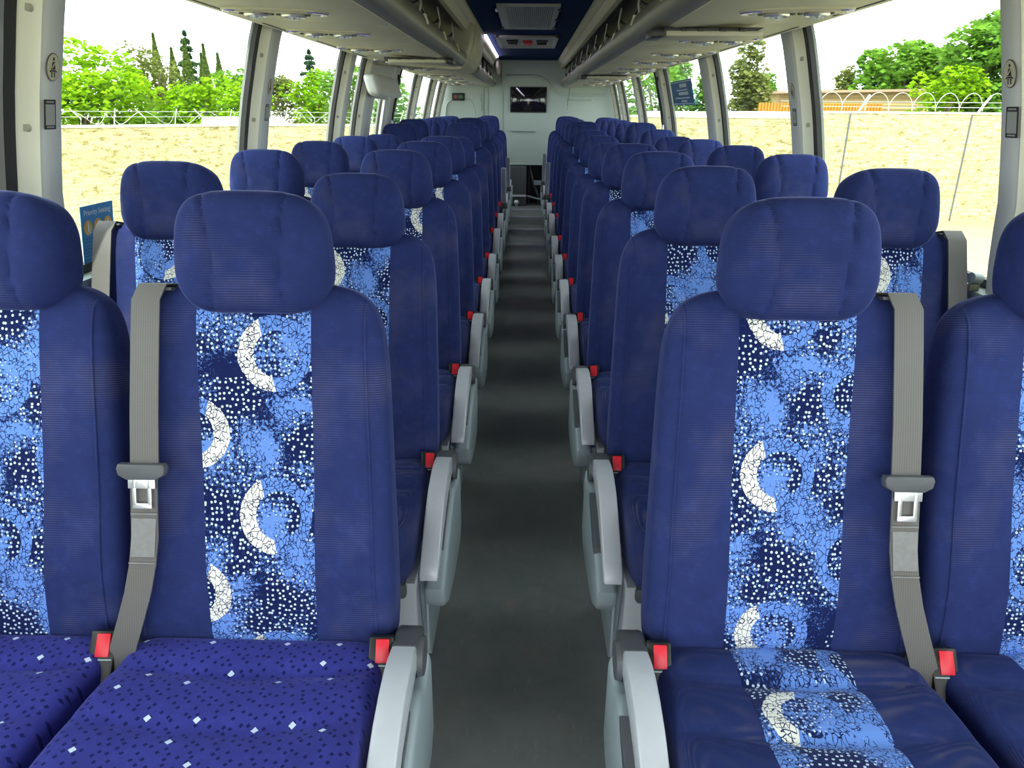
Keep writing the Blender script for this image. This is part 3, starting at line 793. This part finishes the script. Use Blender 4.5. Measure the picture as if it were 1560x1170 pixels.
# ceiling vent + hatch + light strip
root = empty('ceiling_vent', (0,0,0)); tag(root, 'pale slatted air grille on the navy ceiling', 'vent')
bm = bmesh.new(); ya, yb = 5.05, 6.44
box(bm, -.208,-.155,ya,yb,1.955,1.972,.003); box(bm,.165,.198,ya,yb,1.955,1.972,.003); box(bm,-.208,.198,ya,ya+.03,1.955,1.972,.003); box(bm,-.208,.198,yb-.04,yb,1.955,1.972,.003); mk('frame', bm, M['trim'], root)
bm = bmesh.new(); N = 24
for i in range(N):
    x = -.150+i*.313/(N-1); box(bm, x-.0042, x+.0042, ya+.02, yb-.02, 1.956, 1.969, .001)
mk('slats', bm, M['trim'], root); mk('backing', BX(-.16,.17,ya+.01,yb-.01,1.9695,1.9718), M['cap'], root)
for x, y in ((.195,5.2),(.195,5.75),(.195,6.3),(-.205,6.3)):
    mk('clip', BX(x-.012,x+.012,y-.03,y+.03,1.948,1.956,.003), M['black'], root)
mk('clip', BX(-.222,-.205,5.22,5.30,1.95,1.962,.003), M['chrome'], root)
root = empty('roof_hatch'); tag(root, 'emergency roof hatch with red handle in the navy ceiling', 'hatch')
ya, yb = 7.1, 8.28
bm = bmesh.new(); box(bm,-.30,-.265,ya,yb,1.95,1.972,.004); box(bm,.235,.27,ya,yb,1.95,1.972,.004); box(bm,-.30,.27,ya,ya+.06,1.95,1.972,.004); box(bm,-.30,.27,yb-.06,yb,1.95,1.972,.004); mk('frame', bm, M['trim'], root)
mk('panel', BX(-.27,.24,ya+.04,yb-.04,1.962,1.9715), M['cream'], root)
mk('handle', BX(-.055,.035,7.5,7.78,1.935,1.962,.008), M['red'], root)['label'] = 'red emergency handle'
for x in (-.155,.125):
    bm = bmesh.new(); box(bm, x-.055, x+.055, 7.46, 7.56, 1.95, 1.962, .004); cyl(bm, (x,7.62,1.962), (x,7.62,1.935), .05, .045, 20); mk('latch', bm, M['black'], root)
root = empty('strip_light'); tag(root, 'glowing violet-white strip light along the left ceiling edge', 'light')
mk('lens', BX(-.398,-.372,7.0,9.75,1.955,1.969,.003), M['led'], root)
mk('channel', BX(-.402,-.368,6.98,9.77,1.965,1.9718,.002), M['trim'], root)
# rounded pink-white speaker pod at rear left
bm = bmesh.new(); puffy(bm, .03, .30, .085, 3, 10, lambda p: Vector((p.x-.39, p.y+10.1, p.z+1.86))); tag(mk('corner_pod', bm, plain('pale pink plastic', (.62,.52,.48), .5)), 'rounded pale pink cover at the rear left ceiling corner', 'cover')

# ------------------------------------------------------------------ wheelchair door area, left
bm = bmesh.new()
def sidepanel(bm, s, y0, y1, z0, z1, off=.0, th=.02):
    zz = [z for z in ZS if z0 < z < z1]; zz = [z0]+zz+[z1]; r = []
    for z in zz:
        w = Wz(z)+off; r.append([bm.verts.new((s*x, y, z)) for x, y in ((w,y0),(w,y1),(w+th,y1),(w+th,y0))])
    for A, B in zip(r, r[1:]):
        for i in range(4): bm.faces.new((A[i],A[(i+1)%4],B[(i+1)%4],B[i]))
    bm.faces.new(r[0]); bm.faces.new(r[-1][::-1])
sidepanel(bm, -1, 5.70, 5.84, .90, 1.70, .01); sidepanel(bm, -1, 6.30, 6.45, .90, 1.70, .01); sidepanel(bm, -1, 5.84, 6.30, 1.42, 1.70, .01); sidepanel(bm, -1, 5.84, 6.30, .90, 1.0, .01)
struct(mk('door_1', bm, M['trim'], sharp=40))
bm = bmesh.new(); puffy(bm, .055, .47, .075, 5, 14, lambda p: Vector((p.x-1.085+(-.02*p.z/.07), p.y+5.85, p.z+1.505)), (4,9,5))
tag(mk('door_header_pad', bm, M['trim']), 'padded white header cover above the left side door', 'cover')
def strap(x, y, z1, z0, label):
    root = empty('hanging_strap'); tag(root, label, 'strap')
    s = 1 if x > 0 else -1
    def px(z): return s*(Wz(z)-.02)
    bm = bmesh.new(); zs = [z1+(z0-z1)*i/8 for i in range(9)]
    for dy in (-.02,.025): tube(bm, [(px(z), y+dy*math.sin((z1-z)/(z1-z0)*3.14)+.02*(z1-z), z) for z in zs], .007, 6)
    mk('strap', bm, M['black'], root)
    mk('reel', BX(px(z1-.08)-.01, px(z1-.08)+.01, y-.018, y+.018, z1-.10, z1-.04, .006), M['black'], root)
    mk('latch', BX(px(z0+.06)-.008, px(z0+.06)+.008, y-.01, y+.03, z0, z0+.08, .003), M['chrome'], root)
strap(1.1, 6.66, 1.66, 1.16, 'black strap with metal latch hanging on the right pillar')
strap(-1.1, 6.60, 1.66, 1.18, 'black strap with metal latch hanging by the left side door')

bm = bmesh.new(); tube(bm, [(1.252,1.99,.925),(1.225,1.985,.928)], .016, 12); b2 = bmesh.new(); box(b2, 1.222, 1.25, 1.975, 2.01, .894, .912, .003)
onwall('window_latch', 'latch', 'small pale green tube and tan clip on the right window ledge', [('tube', bm, M['ledge']), ('clip', b2, M['tan'])])

# ------------------------------------------------------------------ stickers and window signs
def frame_on_wall(s, y, z):
    """matrix: local x -> along the wall as read from inside, local y -> up the wall, local z -> into the bus"""
    e = .02; up = Vector((s*(Wz(z+e)-Wz(z-e)), 0, 2*e)).normalized()
    xd = Vector((0, 1, 0)) if s < 0 else Vector((0, -1, 0))
    nz = xd.cross(up).normalized()
    return up, xd, nz
def mat_on(s, y, z, off=.0012, glassy=False):
    up, xd, nz = frame_on_wall(s, y, z)
    w = Wz(z)+(GO+.012 if glassy else 0)
    return Matrix.Translation(Vector((s*w, y, z))+nz*off) @ Matrix((xd, up, nz)).transposed().to_4x4()
def flat(bm, pts, z=0, th=.0006, M_=None):
    t = bmesh.new(); prism(t, pts, 'z', z, z+th)
    if M_ is not None: bmesh.ops.transform(t, matrix=M_, verts=t.verts)
    me = bpy.data.meshes.new('t'); t.to_mesh(me); t.free(); bm.from_mesh(me); bpy.data.meshes.remove(me)
def ell(a, b, n=32, cx=0, cy=0): return [(cx+a*math.cos(2*math.pi*k/n), cy+b*math.sin(2*math.pi*k/n)) for k in range(n)]
M['stick'] = plain('beige sticker', (.50,.47,.34), .5)
M['ink'] = plain('black ink', (.015,.013,.010), .5)
M['paper'] = plain('grey sticker field', (.34,.34,.32), .5)
def belt_sign(s, y, z, sc, label):
    root = empty('seat_belt_sign'); tag(root, label, 'sign'); root.matrix_world = mat_on(s, y, z)
    bm = bmesh.new(); flat(bm, ell(.0255*sc, .0325*sc)); mk('rim', bm, M['ink'], root, smooth=False)
    bm = bmesh.new(); flat(bm, ell(.0235*sc, .0305*sc), .0006); mk('field', bm, M['stick'], root, smooth=False)
    bm = bmesh.new(); k = sc*.001
    flat(bm, ell(3*k, 4*k, 16, 1*k, 19*k), .0012)
    flat(bm, [(-4*k,12*k),(5*k,13*k),(8*k,-5*k),(-9*k,-5*k),(-5*k,3*k)], .0012)
    flat(bm, [(-14*k,-10*k),(-9*k,-6*k),(9*k,-6*k),(15*k,-10*k),(13*k,-12*k),(7*k,-10*k),(-7*k,-10*k),(-12*k,-12*k)], .0012)
    for sx in (-1, 1): flat(bm, [(sx*2*k,-11*k),(sx*7*k,-11*k),(sx*7*k,-23*k),(sx*3*k,-23*k),(sx*4*k,-17*k)], .0012)
    mk('seated_figure', bm, M['ink'], root, smooth=False)
    bm = bmesh.new(); flat(bm, [(7*k,14*k),(9.5*k,12.5*k),(-5*k,-3*k),(-7.5*k,-1.5*k)], .0018)
    mk('belt_stripe', bm, M['stick'], root, smooth=False)
def info_sticker(s, y, z, sc, label):
    root = empty('information_sticker'); tag(root, label, 'sticker'); root.matrix_world = mat_on(s, y, z)
    k = sc*.001
    root.scale = (1.3, 1, 1)
    bm = bmesh.new(); flat(bm, [(-18*k,-38*k),(18*k,-38*k),(19*k,-37*k),(19*k,37*k),(18*k,38*k),(-18*k,38*k),(-19*k,37*k),(-19*k,-37*k)]); mk('border', bm, M['ink'], root, smooth=False)
    bm = bmesh.new(); flat(bm, [(-15*k,-27*k),(15*k,-27*k),(15*k,26*k),(-15*k,26*k)], .0006); mk('blank_field', bm, M['paper'], root, smooth=False)
    bm = bmesh.new()
    for y0 in (30,-34):
        for i in range(5): x = (-12+i*5)*k; flat(bm, [(x,y0*k),(x+4*k,y0*k),(x+4*k,(y0+4)*k),(x,(y0+4)*k)], .0006)
    mk('lettering', bm, M['paper'], root, smooth=False)
belt_sign(-1, 1.872, 1.437, 1.0, 'oval seat belt sticker on the nearest left pillar')
info_sticker(-1, 1.866, 1.330, .92, 'black bordered sticker on the nearest left pillar')
belt_sign(1, 1.888, 1.440, 1.0, 'oval seat belt sticker on the nearest right pillar')
info_sticker(1, 1.880, 1.332, .95, 'black bordered sticker on the nearest right pillar')
belt_sign(-1, 3.44, 1.437, 1.0, 'oval seat belt sticker on the left pillar behind the first window')
info_sticker(-1, 3.44, 1.330, .95, 'black bordered sticker on the left pillar behind the first window')
belt_sign(1, 3.40, 1.437, 1.0, 'oval seat belt sticker on the right pillar behind the first window')
info_sticker(1, 3.40, 1.330, .95, 'black bordered sticker on the right pillar behind the first window')

def text(body, size, M_, mat, parent, name='lettering', align='CENTER'):
    cu = bpy.data.curves.new('t', 'FONT'); cu.body = body; cu.size = size; cu.align_x = align; cu.align_y = 'CENTER'; cu.extrude = .0002
    o = bpy.data.objects.new('t', cu); C.objects.link(o)
    me = bpy.data.meshes.new_from_object(o.evaluated_get(bpy.context.evaluated_depsgraph_get()))
    bpy.data.objects.remove(o)
    me.materials.clear(); me.materials.append(mat)
    t = link(name, me, parent); t.matrix_local = M_; return t
M['sky_blue'] = plain('bright blue print', (.055,.27,.55), .45)
M['orange'] = plain('orange print', (.80,.45,.05), .45)
M['white'] = plain('white print', (.80,.84,.86), .45)
M['navyprint'] = plain('deep blue print', (.02,.12,.30), .4)
root = empty('priority_seating_sign'); tag(root, 'blue Priority Seating sign with orange circles on the left window', 'sign')
root.matrix_world = mat_on(-1, 2.140, .998, .010, True)
HW, HH = .085, .087
bm = bmesh.new(); flat(bm, [(-HW,-HH),(HW,-HH),(HW,HH),(-HW,HH)], 0, .001); mk('sheet', bm, M['sky_blue'], root, smooth=False)
text('Priority Seating', .0225, Matrix.Translation((0,.066,.0014)), M['white'], root)
for i in (-1,0,1):
    bm = bmesh.new(); flat(bm, ell(.0215,.0215,28,i*.052,.024), .0011); c = mk('orange_circle', bm, M['orange'], root, smooth=False)
    bm = bmesh.new(); x = i*.052
    flat(bm, ell(.0028,.0028,12,x,.038), .0018)
    if i == -1:
        flat(bm, [(x-.003,.034),(x+.004,.034),(x+.004,.018),(x+.009,.008),(x+.006,.007),(x,.016),(x-.006,.007),(x-.009,.008),(x-.003,.020)], .0018); flat(bm, [(x+.010,.024),(x+.012,.024),(x+.012,.007),(x+.010,.007)], .0018)
    elif i == 0:
        flat(bm, [(x-.002,.034),(x+.002,.034),(x+.003,.026),(x+.009,.025),(x+.011,.014),(x+.008,.013),(x+.006,.021),(x-.002,.021)], .0018)
        flat(bm, [(x-.010,.020),(x-.007,.021),(x-.005,.013),(x+.001,.011),(x+.006,.015),(x+.008,.012),(x+.001,.007),(x-.007,.010)], .0018)
    else:
        flat(bm, [(x-.004,.034),(x+.004,.034),(x+.007,.018),(x+.003,.018),(x+.003,.007),(x-.003,.007),(x-.003,.018),(x-.006,.018)], .0018)
    mk('figure', bm, M['white'], c, smooth=False)
bm = bmesh.new()
for j in range(7):
    y = -.008-j*.010; w = (.064,.070,.058,.068,.060,.070,.045)[j]
    flat(bm, [(-.072,y),(-.072+2*w,y),(-.072+2*w,y+.0022),(-.072,y+.0022)], .0011)
mk('small_print', bm, M['navyprint'], root, smooth=False)
root = empty('blue_window_sign'); tag(root, 'dark blue notice with white lines on the right window', 'sign')
root.matrix_world = mat_on(1, 6.02, 1.485, .008, True)
bm = bmesh.new(); flat(bm, [(-.40,-.092),(.40,-.092),(.40,.092),(-.40,.092)], 0, .001); mk('sheet', bm, M['navyprint'], root, smooth=False)
bm = bmesh.new()
for y0, h, w, x0 in ((.078,.005,.78,0),(-.082,.005,.78,0),(.040,.026,.26,.08),(.016,.009,.42,.02),(-.016,.022,.36,.06),(-.042,.009,.56,0),(-.068,.014,.20,.06)):
    if w > .7: flat(bm, [(x0-w/2,y0),(x0+w/2,y0),(x0+w/2,y0+h),(x0-w/2,y0+h)], .0011)
    else:
        nn = max(3, int(w/.032))
        for i in range(nn):
            x = x0-w/2+i*w/nn; flat(bm, [(x,y0),(x+w/nn*.72,y0),(x+w/nn*.72,y0+h),(x,y0+h)], .0011)
mk('lettering', bm, M['white'], root, smooth=False)

# ------------------------------------------------------------------ outdoors
GZ = -1.35
def groundmat():
    t = NT('pale dusty ground'); o = t.obj()
    t.set(Base_Color=t.mix(t.noise(o, 1.2, 5), (.20,.19,.10), (.28,.26,.15)), Roughness=.9); return t.m
bm = bmesh.new(); box(bm, -120, 120, -60, 160, GZ-.2, GZ); tag(mk('ground', bm, groundmat(), smooth=False), kind='structure')
def blockmat():
    t = NT('split face block'); o = t.obj(); x, y, z = t.xyz(o)
    v = t.comb(t.math('ADD', x, t.math('MULTIPLY', y, .6)), z, 0.0)
    br = t.new('ShaderNodeTexBrick'); t.put(br.inputs['Vector'], v); br.inputs['Scale'].default_value = 1.0
    br.inputs['Brick Width'].default_value = .40; br.inputs['Row Height'].default_value = .20; br.inputs['Mortar Size'].default_value = .008
    for nme, c in (('Color1',(.47,.42,.22)),('Color2',(.55,.50,.28)),('Mortar',(.40,.35,.17))): br.inputs[nme].default_value = (*c,1)
    st = t.new('ShaderNodeMapping'); t.put(st.inputs[0], o); st.inputs['Scale'].default_value = (1,1,2.4)
    nz = t.noise(st.outputs[0], 4.5, 6, .7)
    c = t.mix(t.ramp(nz, .50, .64), br.outputs[0], (.25,.20,.07))
    t.set(Base_Color=c, Roughness=.95, Specular_IOR_Level=.1)
    t.bump(t.noise(st.outputs[0], 7, 5, .7), .9, .06); return t.m
M['block'] = blockmat()
def yardwall(pts, top, label):
    bm = bmesh.new(); th = .25
    for (a, b) in zip(pts, pts[1:]):
        a, b = Vector(a), Vector(b); n = Vector((-(b-a).y, (b-a).x)).normalized()*th
        vs = [a, b, b+n, a+n]; prism(bm, [(v.x, v.y) for v in vs], 'z', GZ, top)
    w = tag(mk('block_wall', bm, M['block'], smooth=False), label, 'wall')
    bm = bmesh.new()
    for (a, b) in zip(pts, pts[1:]):
        a, b = Vector(a), Vector(b); n = Vector((-(b-a).y, (b-a).x)).normalized()*th; e = -n.normalized()*.02
        vs = [a+e, b+e, b+n-e, a+n-e]; prism(bm, [(v.x, v.y) for v in vs], 'z', top, top+.05)
    mk('coping', bm, plain('pale coping', (.80,.76,.58), .8), w)
    return w
yardwall([(-14.5,14.0),(-10.4,16.9),(-7.4,20.5),(-2.5,21.6)], .89, 'cream block wall in the yard seen through the left windows')
wr = yardwall([(7.15,20.0),(18.5,20.0)], 1.34, 'tall cream block wall seen through the right windows')
yardwall([(1.5,20.3),(7.12,20.3)], 1.20, 'lower cream block wall beyond the right rear windows')
bm = bmesh.new()
for x in (8.30,11.40,14.5): box(bm, x-.02, x+.02, 19.985, 20.02, GZ, 1.34)
mk('control_joint', bm, M['cap'], wr)
# razor wire on brackets
M['wire'] = plain('galvanised wire', (.42,.42,.38), .4, .3)
root = empty('razor_wire'); tag(root, 'coiled razor wire along the right wall top', 'wire')
bm = bmesh.new(); pts = []
for i in range(int(20*24)):
    t = i/24; pts.append((6.6+t*.60+.17*math.sin(2*math.pi*t), 20.12+.12*math.sin(2*math.pi*t), 1.63+.215*math.cos(2*math.pi*t)))
tube(bm, pts, .009, 5); mk('coil', bm, M['wire'], root)
bm = bmesh.new()
for z, y in ((1.62,20.05),(1.50,20.0)): tube(bm, [(6.5,y,z),(18,y,z)], .007, 5)
mk('straight_wire', bm, M['wire'], root)
for x in (8.55,11.60,14.6):
    bm = bmesh.new(); tube(bm, [(x,20.1,1.40),(x+.02,20.05,1.48),(x+.12,19.9,1.78)], .028, 6); mk('bracket', bm, M['trim'], root)
root = empty('razor_wire'); tag(root, 'barbed wire on slanted posts along the left wall top', 'wire')
LW = [Vector((-14.5,14.0)),Vector((-10.4,16.9)),Vector((-7.4,20.5)),Vector((-2.5,21.6))]
def lwp(t):
    i = min(2, int(t)); return LW[i].lerp(LW[i+1], t-i)
for k in range(17):
    t = .3+k*.155; p = lwp(t)
    bm = bmesh.new(); tube(bm, [(p.x,p.y+.1,.94),(p.x+.03,p.y+.1,1.08),(p.x+.14*(-1)**k,p.y,1.30)], .012, 5); mk('bracket', bm, M['trim'], root)
bm = bmesh.new()
for z in (1.12,1.24): tube(bm, [(lwp(t/10).x, lwp(t/10).y, z) for t in range(0,31)], .005, 5)
pts = []
for i in range(520):
    t = i/520*3; p = lwp(t); a = i*.21; pts.append((p.x+.15*math.sin(a*.5), p.y+.1, 1.10+.14*math.cos(a)))
tube(bm, pts, .005, 4); mk('wire_strand', bm, M['wire'], root)

def leafmat(name, col, tr=.35):
    t = NT(name); o = t.obj(); t.n.remove(t.b)
    c = t.mix(t.noise(o, 2.2, 3), tuple(k*.65 for k in col), tuple(min(1,k*1.35) for k in col))
    df = t.new('ShaderNodeBsdfDiffuse'); t.put(df.inputs[0], c); tl = t.new('ShaderNodeBsdfTranslucent'); t.put(tl.inputs[0], c)
    mx = t.new('ShaderNodeMixShader'); mx.inputs[0].default_value = tr; t.t.links.new(df.outputs[0], mx.inputs[1]); t.t.links.new(tl.outputs[0], mx.inputs[2])
    t.t.links.new(mx.outputs[0], t.out.inputs[0]); return t.m
M['lime'] = leafmat('bright lime leaves', (.22,.40,.012)); M['green'] = leafmat('mid green leaves', (.13,.27,.03)); M['dark'] = leafmat('dark conifer foliage', (.055,.115,.045)); M['olive'] = leafmat('olive foliage', (.17,.20,.05)); M['cyp'] = leafmat('cypress foliage', (.10,.15,.03))
M['bark'] = plain('bark', (.16,.12,.08), .9, 0, .3, 6)
def tree(name, label, cat, x, y, zb, zt, rx, mat, kind='round', n=2600, leaf=.16, seed=1, group=None, base=None):
    r = random.Random(seed); root = empty(name, (x, y, GZ)); tag(root, label, cat, group)
    H = zt-zb; bm = bmesh.new(); zb0, zt0 = zb-GZ, zt-GZ
    blobs = []
    if kind == 'round':
        for _ in range(16):
            a = r.uniform(0, 6.28); q = r.random()**.6; zz = r.uniform(.12, .88); w = math.sqrt(max(.05, 1-(zz*1.7-.85)**2))
            blobs.append((Vector((math.cos(a)*q*rx*.72*w, math.sin(a)*q*rx*.6*w, zb0+zz*H)), rx*r.uniform(.26,.42), H*r.uniform(.13,.22)))
        blobs.append((Vector((0,0,zb0+H*.5)), rx*.6, H*.38)); blobs.append((Vector((rx*.1,0,zt0-H*.14)), rx*.3, H*.14))
    for i in range(n):
        if kind == 'round':
            c, br, bh = r.choice(blobs)
            u = r.uniform(-1,1); a = r.uniform(0,6.28); s = math.sqrt(1-u*u); q = r.uniform(.75,1.08)
            p = c+Vector((s*math.cos(a)*br*q, s*math.sin(a)*br*q, u*bh*q))
        elif kind == 'cypress':
            t = r.random()**.8; w = rx*(math.sin(min(1, (1-t)*1.7)*1.57))*(1-t)**.35; a = r.uniform(0,6.28); q = r.uniform(.7,1.0)
            p = Vector((math.cos(a)*w*q, math.sin(a)*w*q, zb0+t*H))
        else:   # pine: whorls of branches with gaps
            t = r.random()**.75; k = int(t*11); tt = (k+r.gauss(.35,.16))/11; w = rx*(1-tt)**.8*(.75+.35*math.sin(k*2.4)); a = r.choice(range(7))*.9+k*.5+r.gauss(0,.16); q = r.random()**.6
            p = Vector((math.cos(a)*w*q, math.sin(a)*w*q, zb0+tt*H-.10*q*w))
        L = leaf*r.uniform(.6,1.3); q = Matrix.Rotation(r.uniform(0,6.28),3,'Z') @ Matrix.Rotation(r.uniform(-1.2,1.2),3,'X')
        if kind == 'cypress': q = Matrix.Rotation(r.uniform(0,6.28),3,'Z') @ Matrix.Rotation(r.uniform(1.1,1.6),3,'X')
        vs = [bm.verts.new(p + q @ Vector(v)) for v in ((-L/2,0,0),(0,-L*.35,.02),(L/2,0,0),(0,L*.35,.02))]
        bm.faces.new(vs)
    mk('foliage', bm, mat, root, smooth=False)
    bm = bmesh.new(); rr = max(.06, rx*.06)
    cyl(bm, (0,0,0), (0,0,zb0+H*(.55 if kind == 'round' else .9)), rr, rr*.35, 9)
    if kind == 'round':
        for c, br, bh in blobs[:8]: tube(bm, [(0,0,zb0+H*.05), tuple(c*.5+Vector((0,0,(zb0+H*.1)*.5))), tuple(c)], rr*.35, 5)
    mk('trunk', bm, M['bark'], root)
    return root
G1, G2 = 'trees beyond the left wall', 'trees beyond the right wall'
tree('leafy_tree', 'bright lime green tree, largest beyond the left wall', 'tree', -15.3, 26, .2, 3.45, 2.5, M['lime'], n=4200, leaf=.22, seed=2, group=G1)
tree('leafy_tree', 'lime green tree at the left picture edge', 'tree', -16.6, 23, -.2, 2.55, 1.4, M['lime'], n=2000, leaf=.2, seed=3, group=G1)
tree('willow_tree', 'drooping brownish olive tree behind the lime green tree', 'tree', -15.2, 31, .8, 3.5, 1.5, M['olive'], n=2600, leaf=.16, seed=4, group=G1)
hl = ['leftmost','second from left','third from left','fourth from left','rightmost']
for i, (x, zt, w) in enumerate(((-13.9,2.35,1.3),(-12.7,2.05,1.3),(-11.4,2.3,1.4),(-10.3,2.35,1.2))):
    tree('bush', f'lime green bush above the left wall, {hl[i]} of four', 'bush', x*(1+.03*(i%2)), 27+(i%2)*1.7, -.3, zt, w, M['lime'], n=2300, leaf=.18, seed=10+i, group='bushes above the left wall')
tree('leafy_tree', 'round dark green tree beside the second left pillar', 'tree', -13.2, 36, 1.0, 3.05, 1.6, M['green'], n=2500, leaf=.18, seed=20, group=G1)
cl = ['leftmost, tallest','second from left','third, beside the conifer','fourth from left','fifth, thin','rightmost']
for i, (x, zt, w) in enumerate(((-19.95,5.0,.42),(-19.45,4.35,.50),(-18.35,4.7,.45),(-17.85,4.1,.42),(-17.35,4.5,.28),(-16.95,4.1,.42))):
    tree('cypress_tree', f'slender cypress in the left skyline, {cl[i]}', 'tree', x, 42+(i%2)*.8, .6, zt, w, M['cyp'], 'cypress', 1500, .16, 30+i, group='cypresses beyond the left wall')
tree('conifer_tree', 'tall dark conifer between the cypresses', 'tree', -20.0, 46, 1.2, 5.6, 1.15, M['dark'], 'pine', 4200, .20, 40, group=G1)
tree('conifer_tree', 'dark conifer seen through the second left window', 'tree', -12.55, 45, 1.5, 4.5, 1.1, M['dark'], 'pine', 3600, .18, 41, group=G1)
tree('leafy_tree', 'lime green tree before the conifer in the second left window', 'tree', -9.35, 34, .6, 2.95, 1.5, M['lime'], n=2600, leaf=.18, seed=42, group=G1)
tree('leafy_tree', 'olive green tree at the left of the second left window', 'tree', -11.2, 35, .6, 2.7, 1.2, M['olive'], n=2000, leaf=.17, seed=43, group=G1)
tree('leafy_tree', 'green tree seen through the narrow left window', 'tree', -7.4, 32, .5, 3.0, 2.0, M['green'], n=2400, leaf=.18, seed=44, group=G1)
tree('leafy_tree', 'green tree seen through the left door window', 'tree', -5.4, 30, .3, 2.6, 1.6, M['green'], n=2200, leaf=.18, seed=45, group=G1)
tree('leafy_tree', 'large green tree nearest the right pillar', 'tree', 17.2, 30, .4, 4.75, 2.6, M['green'], n=8500, leaf=.27, seed=50, group=G2)
tree('leafy_tree', 'rounded green tree left of the largest right tree', 'tree', 21.2, 44.5, .6, 5.1, 3.0, M['green'], n=8000, leaf=.32, seed=51, group=G2)
tree('leafy_tree', 'yellow green tree between the two large right trees', 'tree', 15.5, 29, .6, 2.9, 1.5, M['lime'], n=2400, leaf=.2, seed=52, group=G2)
tree('eucalyptus_tree', 'grey green feathery tree above the shed roof', 'tree', 18.2, 45, 1.2, 3.9, .9, M['olive'], n=1700, leaf=.2, seed=53, group=G2)
tree('eucalyptus_tree', 'leaning wispy tree above the shed roof, right', 'tree', 19.8, 45, 1.2, 4.2, .8, M['olive'], n=1200, leaf=.2, seed=54, group=G2)
tree('leafy_tree', 'tall olive tree in the second right window', 'tree', 9.05, 32, 1.0, 4.1, 1.1, M['olive'], n=3400, leaf=.2, seed=55, group=G2)
tree('leafy_tree', 'small green tree left of the tall olive tree', 'tree', 7.4, 33.5, .8, 3.0, .8, M['green'], n=1600, leaf=.18, seed=56, group=G2)
tree('leafy_tree', 'small dark green tree right of the second right pillar', 'tree', 13.9, 45, 1.2, 3.4, .7, M['green'], n=1000, leaf=.18, seed=57, group=G2)
tree('leafy_tree', 'green tree behind the blue window notice', 'tree', 8.0, 42, .6, 4.0, 1.7, M['green'], n=2800, leaf=.2, seed=58, group=G2)
tree('leafy_tree', 'green tree seen through the right rear windows', 'tree', 5.4, 32, .0, 3.0, 2.2, M['green'], n=2800, leaf=.2, seed=59, group=G2)
# tan shed with an orange corrugated fence
root = empty('shed', (0,0,0)); tag(root, 'tan low pitched shed behind the right wall', 'building')
bm = bmesh.new(); prism(bm, [(10.9,GZ),(17.3,GZ),(17.3,1.85),(16.9,2.25),(10.9,2.15)], 'y', 34, 40); mk('wall', bm, plain('tan siding', (.42,.32,.14), .8, 0, .1, 1.5), root, smooth=False)
bm = bmesh.new(); prism(bm, [(10.6,2.20),(16.95,2.34),(17.7,1.80),(17.62,1.72),(16.9,2.24),(10.6,2.10)], 'y', 33.7, 40.3); mk('roof', bm, plain('brown roof edge', (.34,.24,.16), .8), root, smooth=False)
bm = bmesh.new()
for i in range(9): box(bm, 11.0, 17.2, 33.97, 34.0, .9+i*.15, .91+i*.15)
mk('siding_line', bm, plain('siding shadow brown', (.28,.20,.08), .8), root, smooth=False)
bm = bmesh.new(); x = 9.2
while x < 14.0:
    box(bm, x, x+.07, 31.0, 31.06, GZ, 1.70); x += .12
box(bm, 9.2, 14.0, 31.05, 31.10, GZ, 1.68)
tag(mk('corrugated_fence', bm, plain('orange fence', (.40,.17,.010), .7), smooth=False), 'orange corrugated fence before the tan shed', 'fence')
def van(x, y, w, zt, label):
    root = empty('parked_van', (x, y, GZ)); tag(root, label, 'van')
    bm = bmesh.new(); prism(bm, [(-w/2,.35),(w/2,.35),(w/2,zt-.5),(w/2-.35,zt),(-w/2+.1,zt),(-w/2,zt-.3)], 'y', -.9, .9, .06); mk('body', bm, plain('white paint', (.80,.80,.78), .3), root)
    bm = bmesh.new(); box(bm, -w/2+.4, w/2-.5, -.92, -.89, zt-.75, zt-.25, .01); mk('side_window', bm, M['screen'], root)
    for sx in (-.3,.3):
        for sy in (-.8,.8): bm = bmesh.new(); cyl(bm, (sx*w,sy-.1,.35), (sx*w,sy+.1,.35), .35, None, 20); mk('wheel', bm, M['black'], root)
van(8.6, 27, 3.0, 2.72, 'white van behind the lower right wall'); van(5.2, 26.5, 2.4, 2.7, 'white van farther left behind the lower right wall')
van(-8.9, 24.3, 2.4, 2.42, 'white van behind the left wall by the second pillar')

# ------------------------------------------------------------------ light
w = bpy.data.worlds.new('world'); bpy.context.scene.world = w; w.use_nodes = True
bg = w.node_tree.nodes['Background']; bg.inputs[0].default_value = (.93,.97,1,1); bg.inputs[1].default_value = 2.6
sd = bpy.data.lights.new('sun', 'SUN'); sd.energy = 3.6; sd.angle = R(1.5); sd.color = (1,.95,.84)
so = bpy.data.objects.new('sun', sd); C.objects.link(so); so.rotation_euler = (R(38), 0, R(-12))
sc = bpy.context.scene
sc.view_settings.view_transform = 'Standard'; sc.view_settings.look = 'None'; sc.view_settings.gamma = 1; sc.view_settings.use_curve_mapping = False
sc.view_settings.exposure = 1.0
sc.cycles.max_bounces = 8; sc.cycles.diffuse_bounces = 5; sc.cycles.transparent_max_bounces = 16
sc.cycles.sample_clamp_indirect = 8
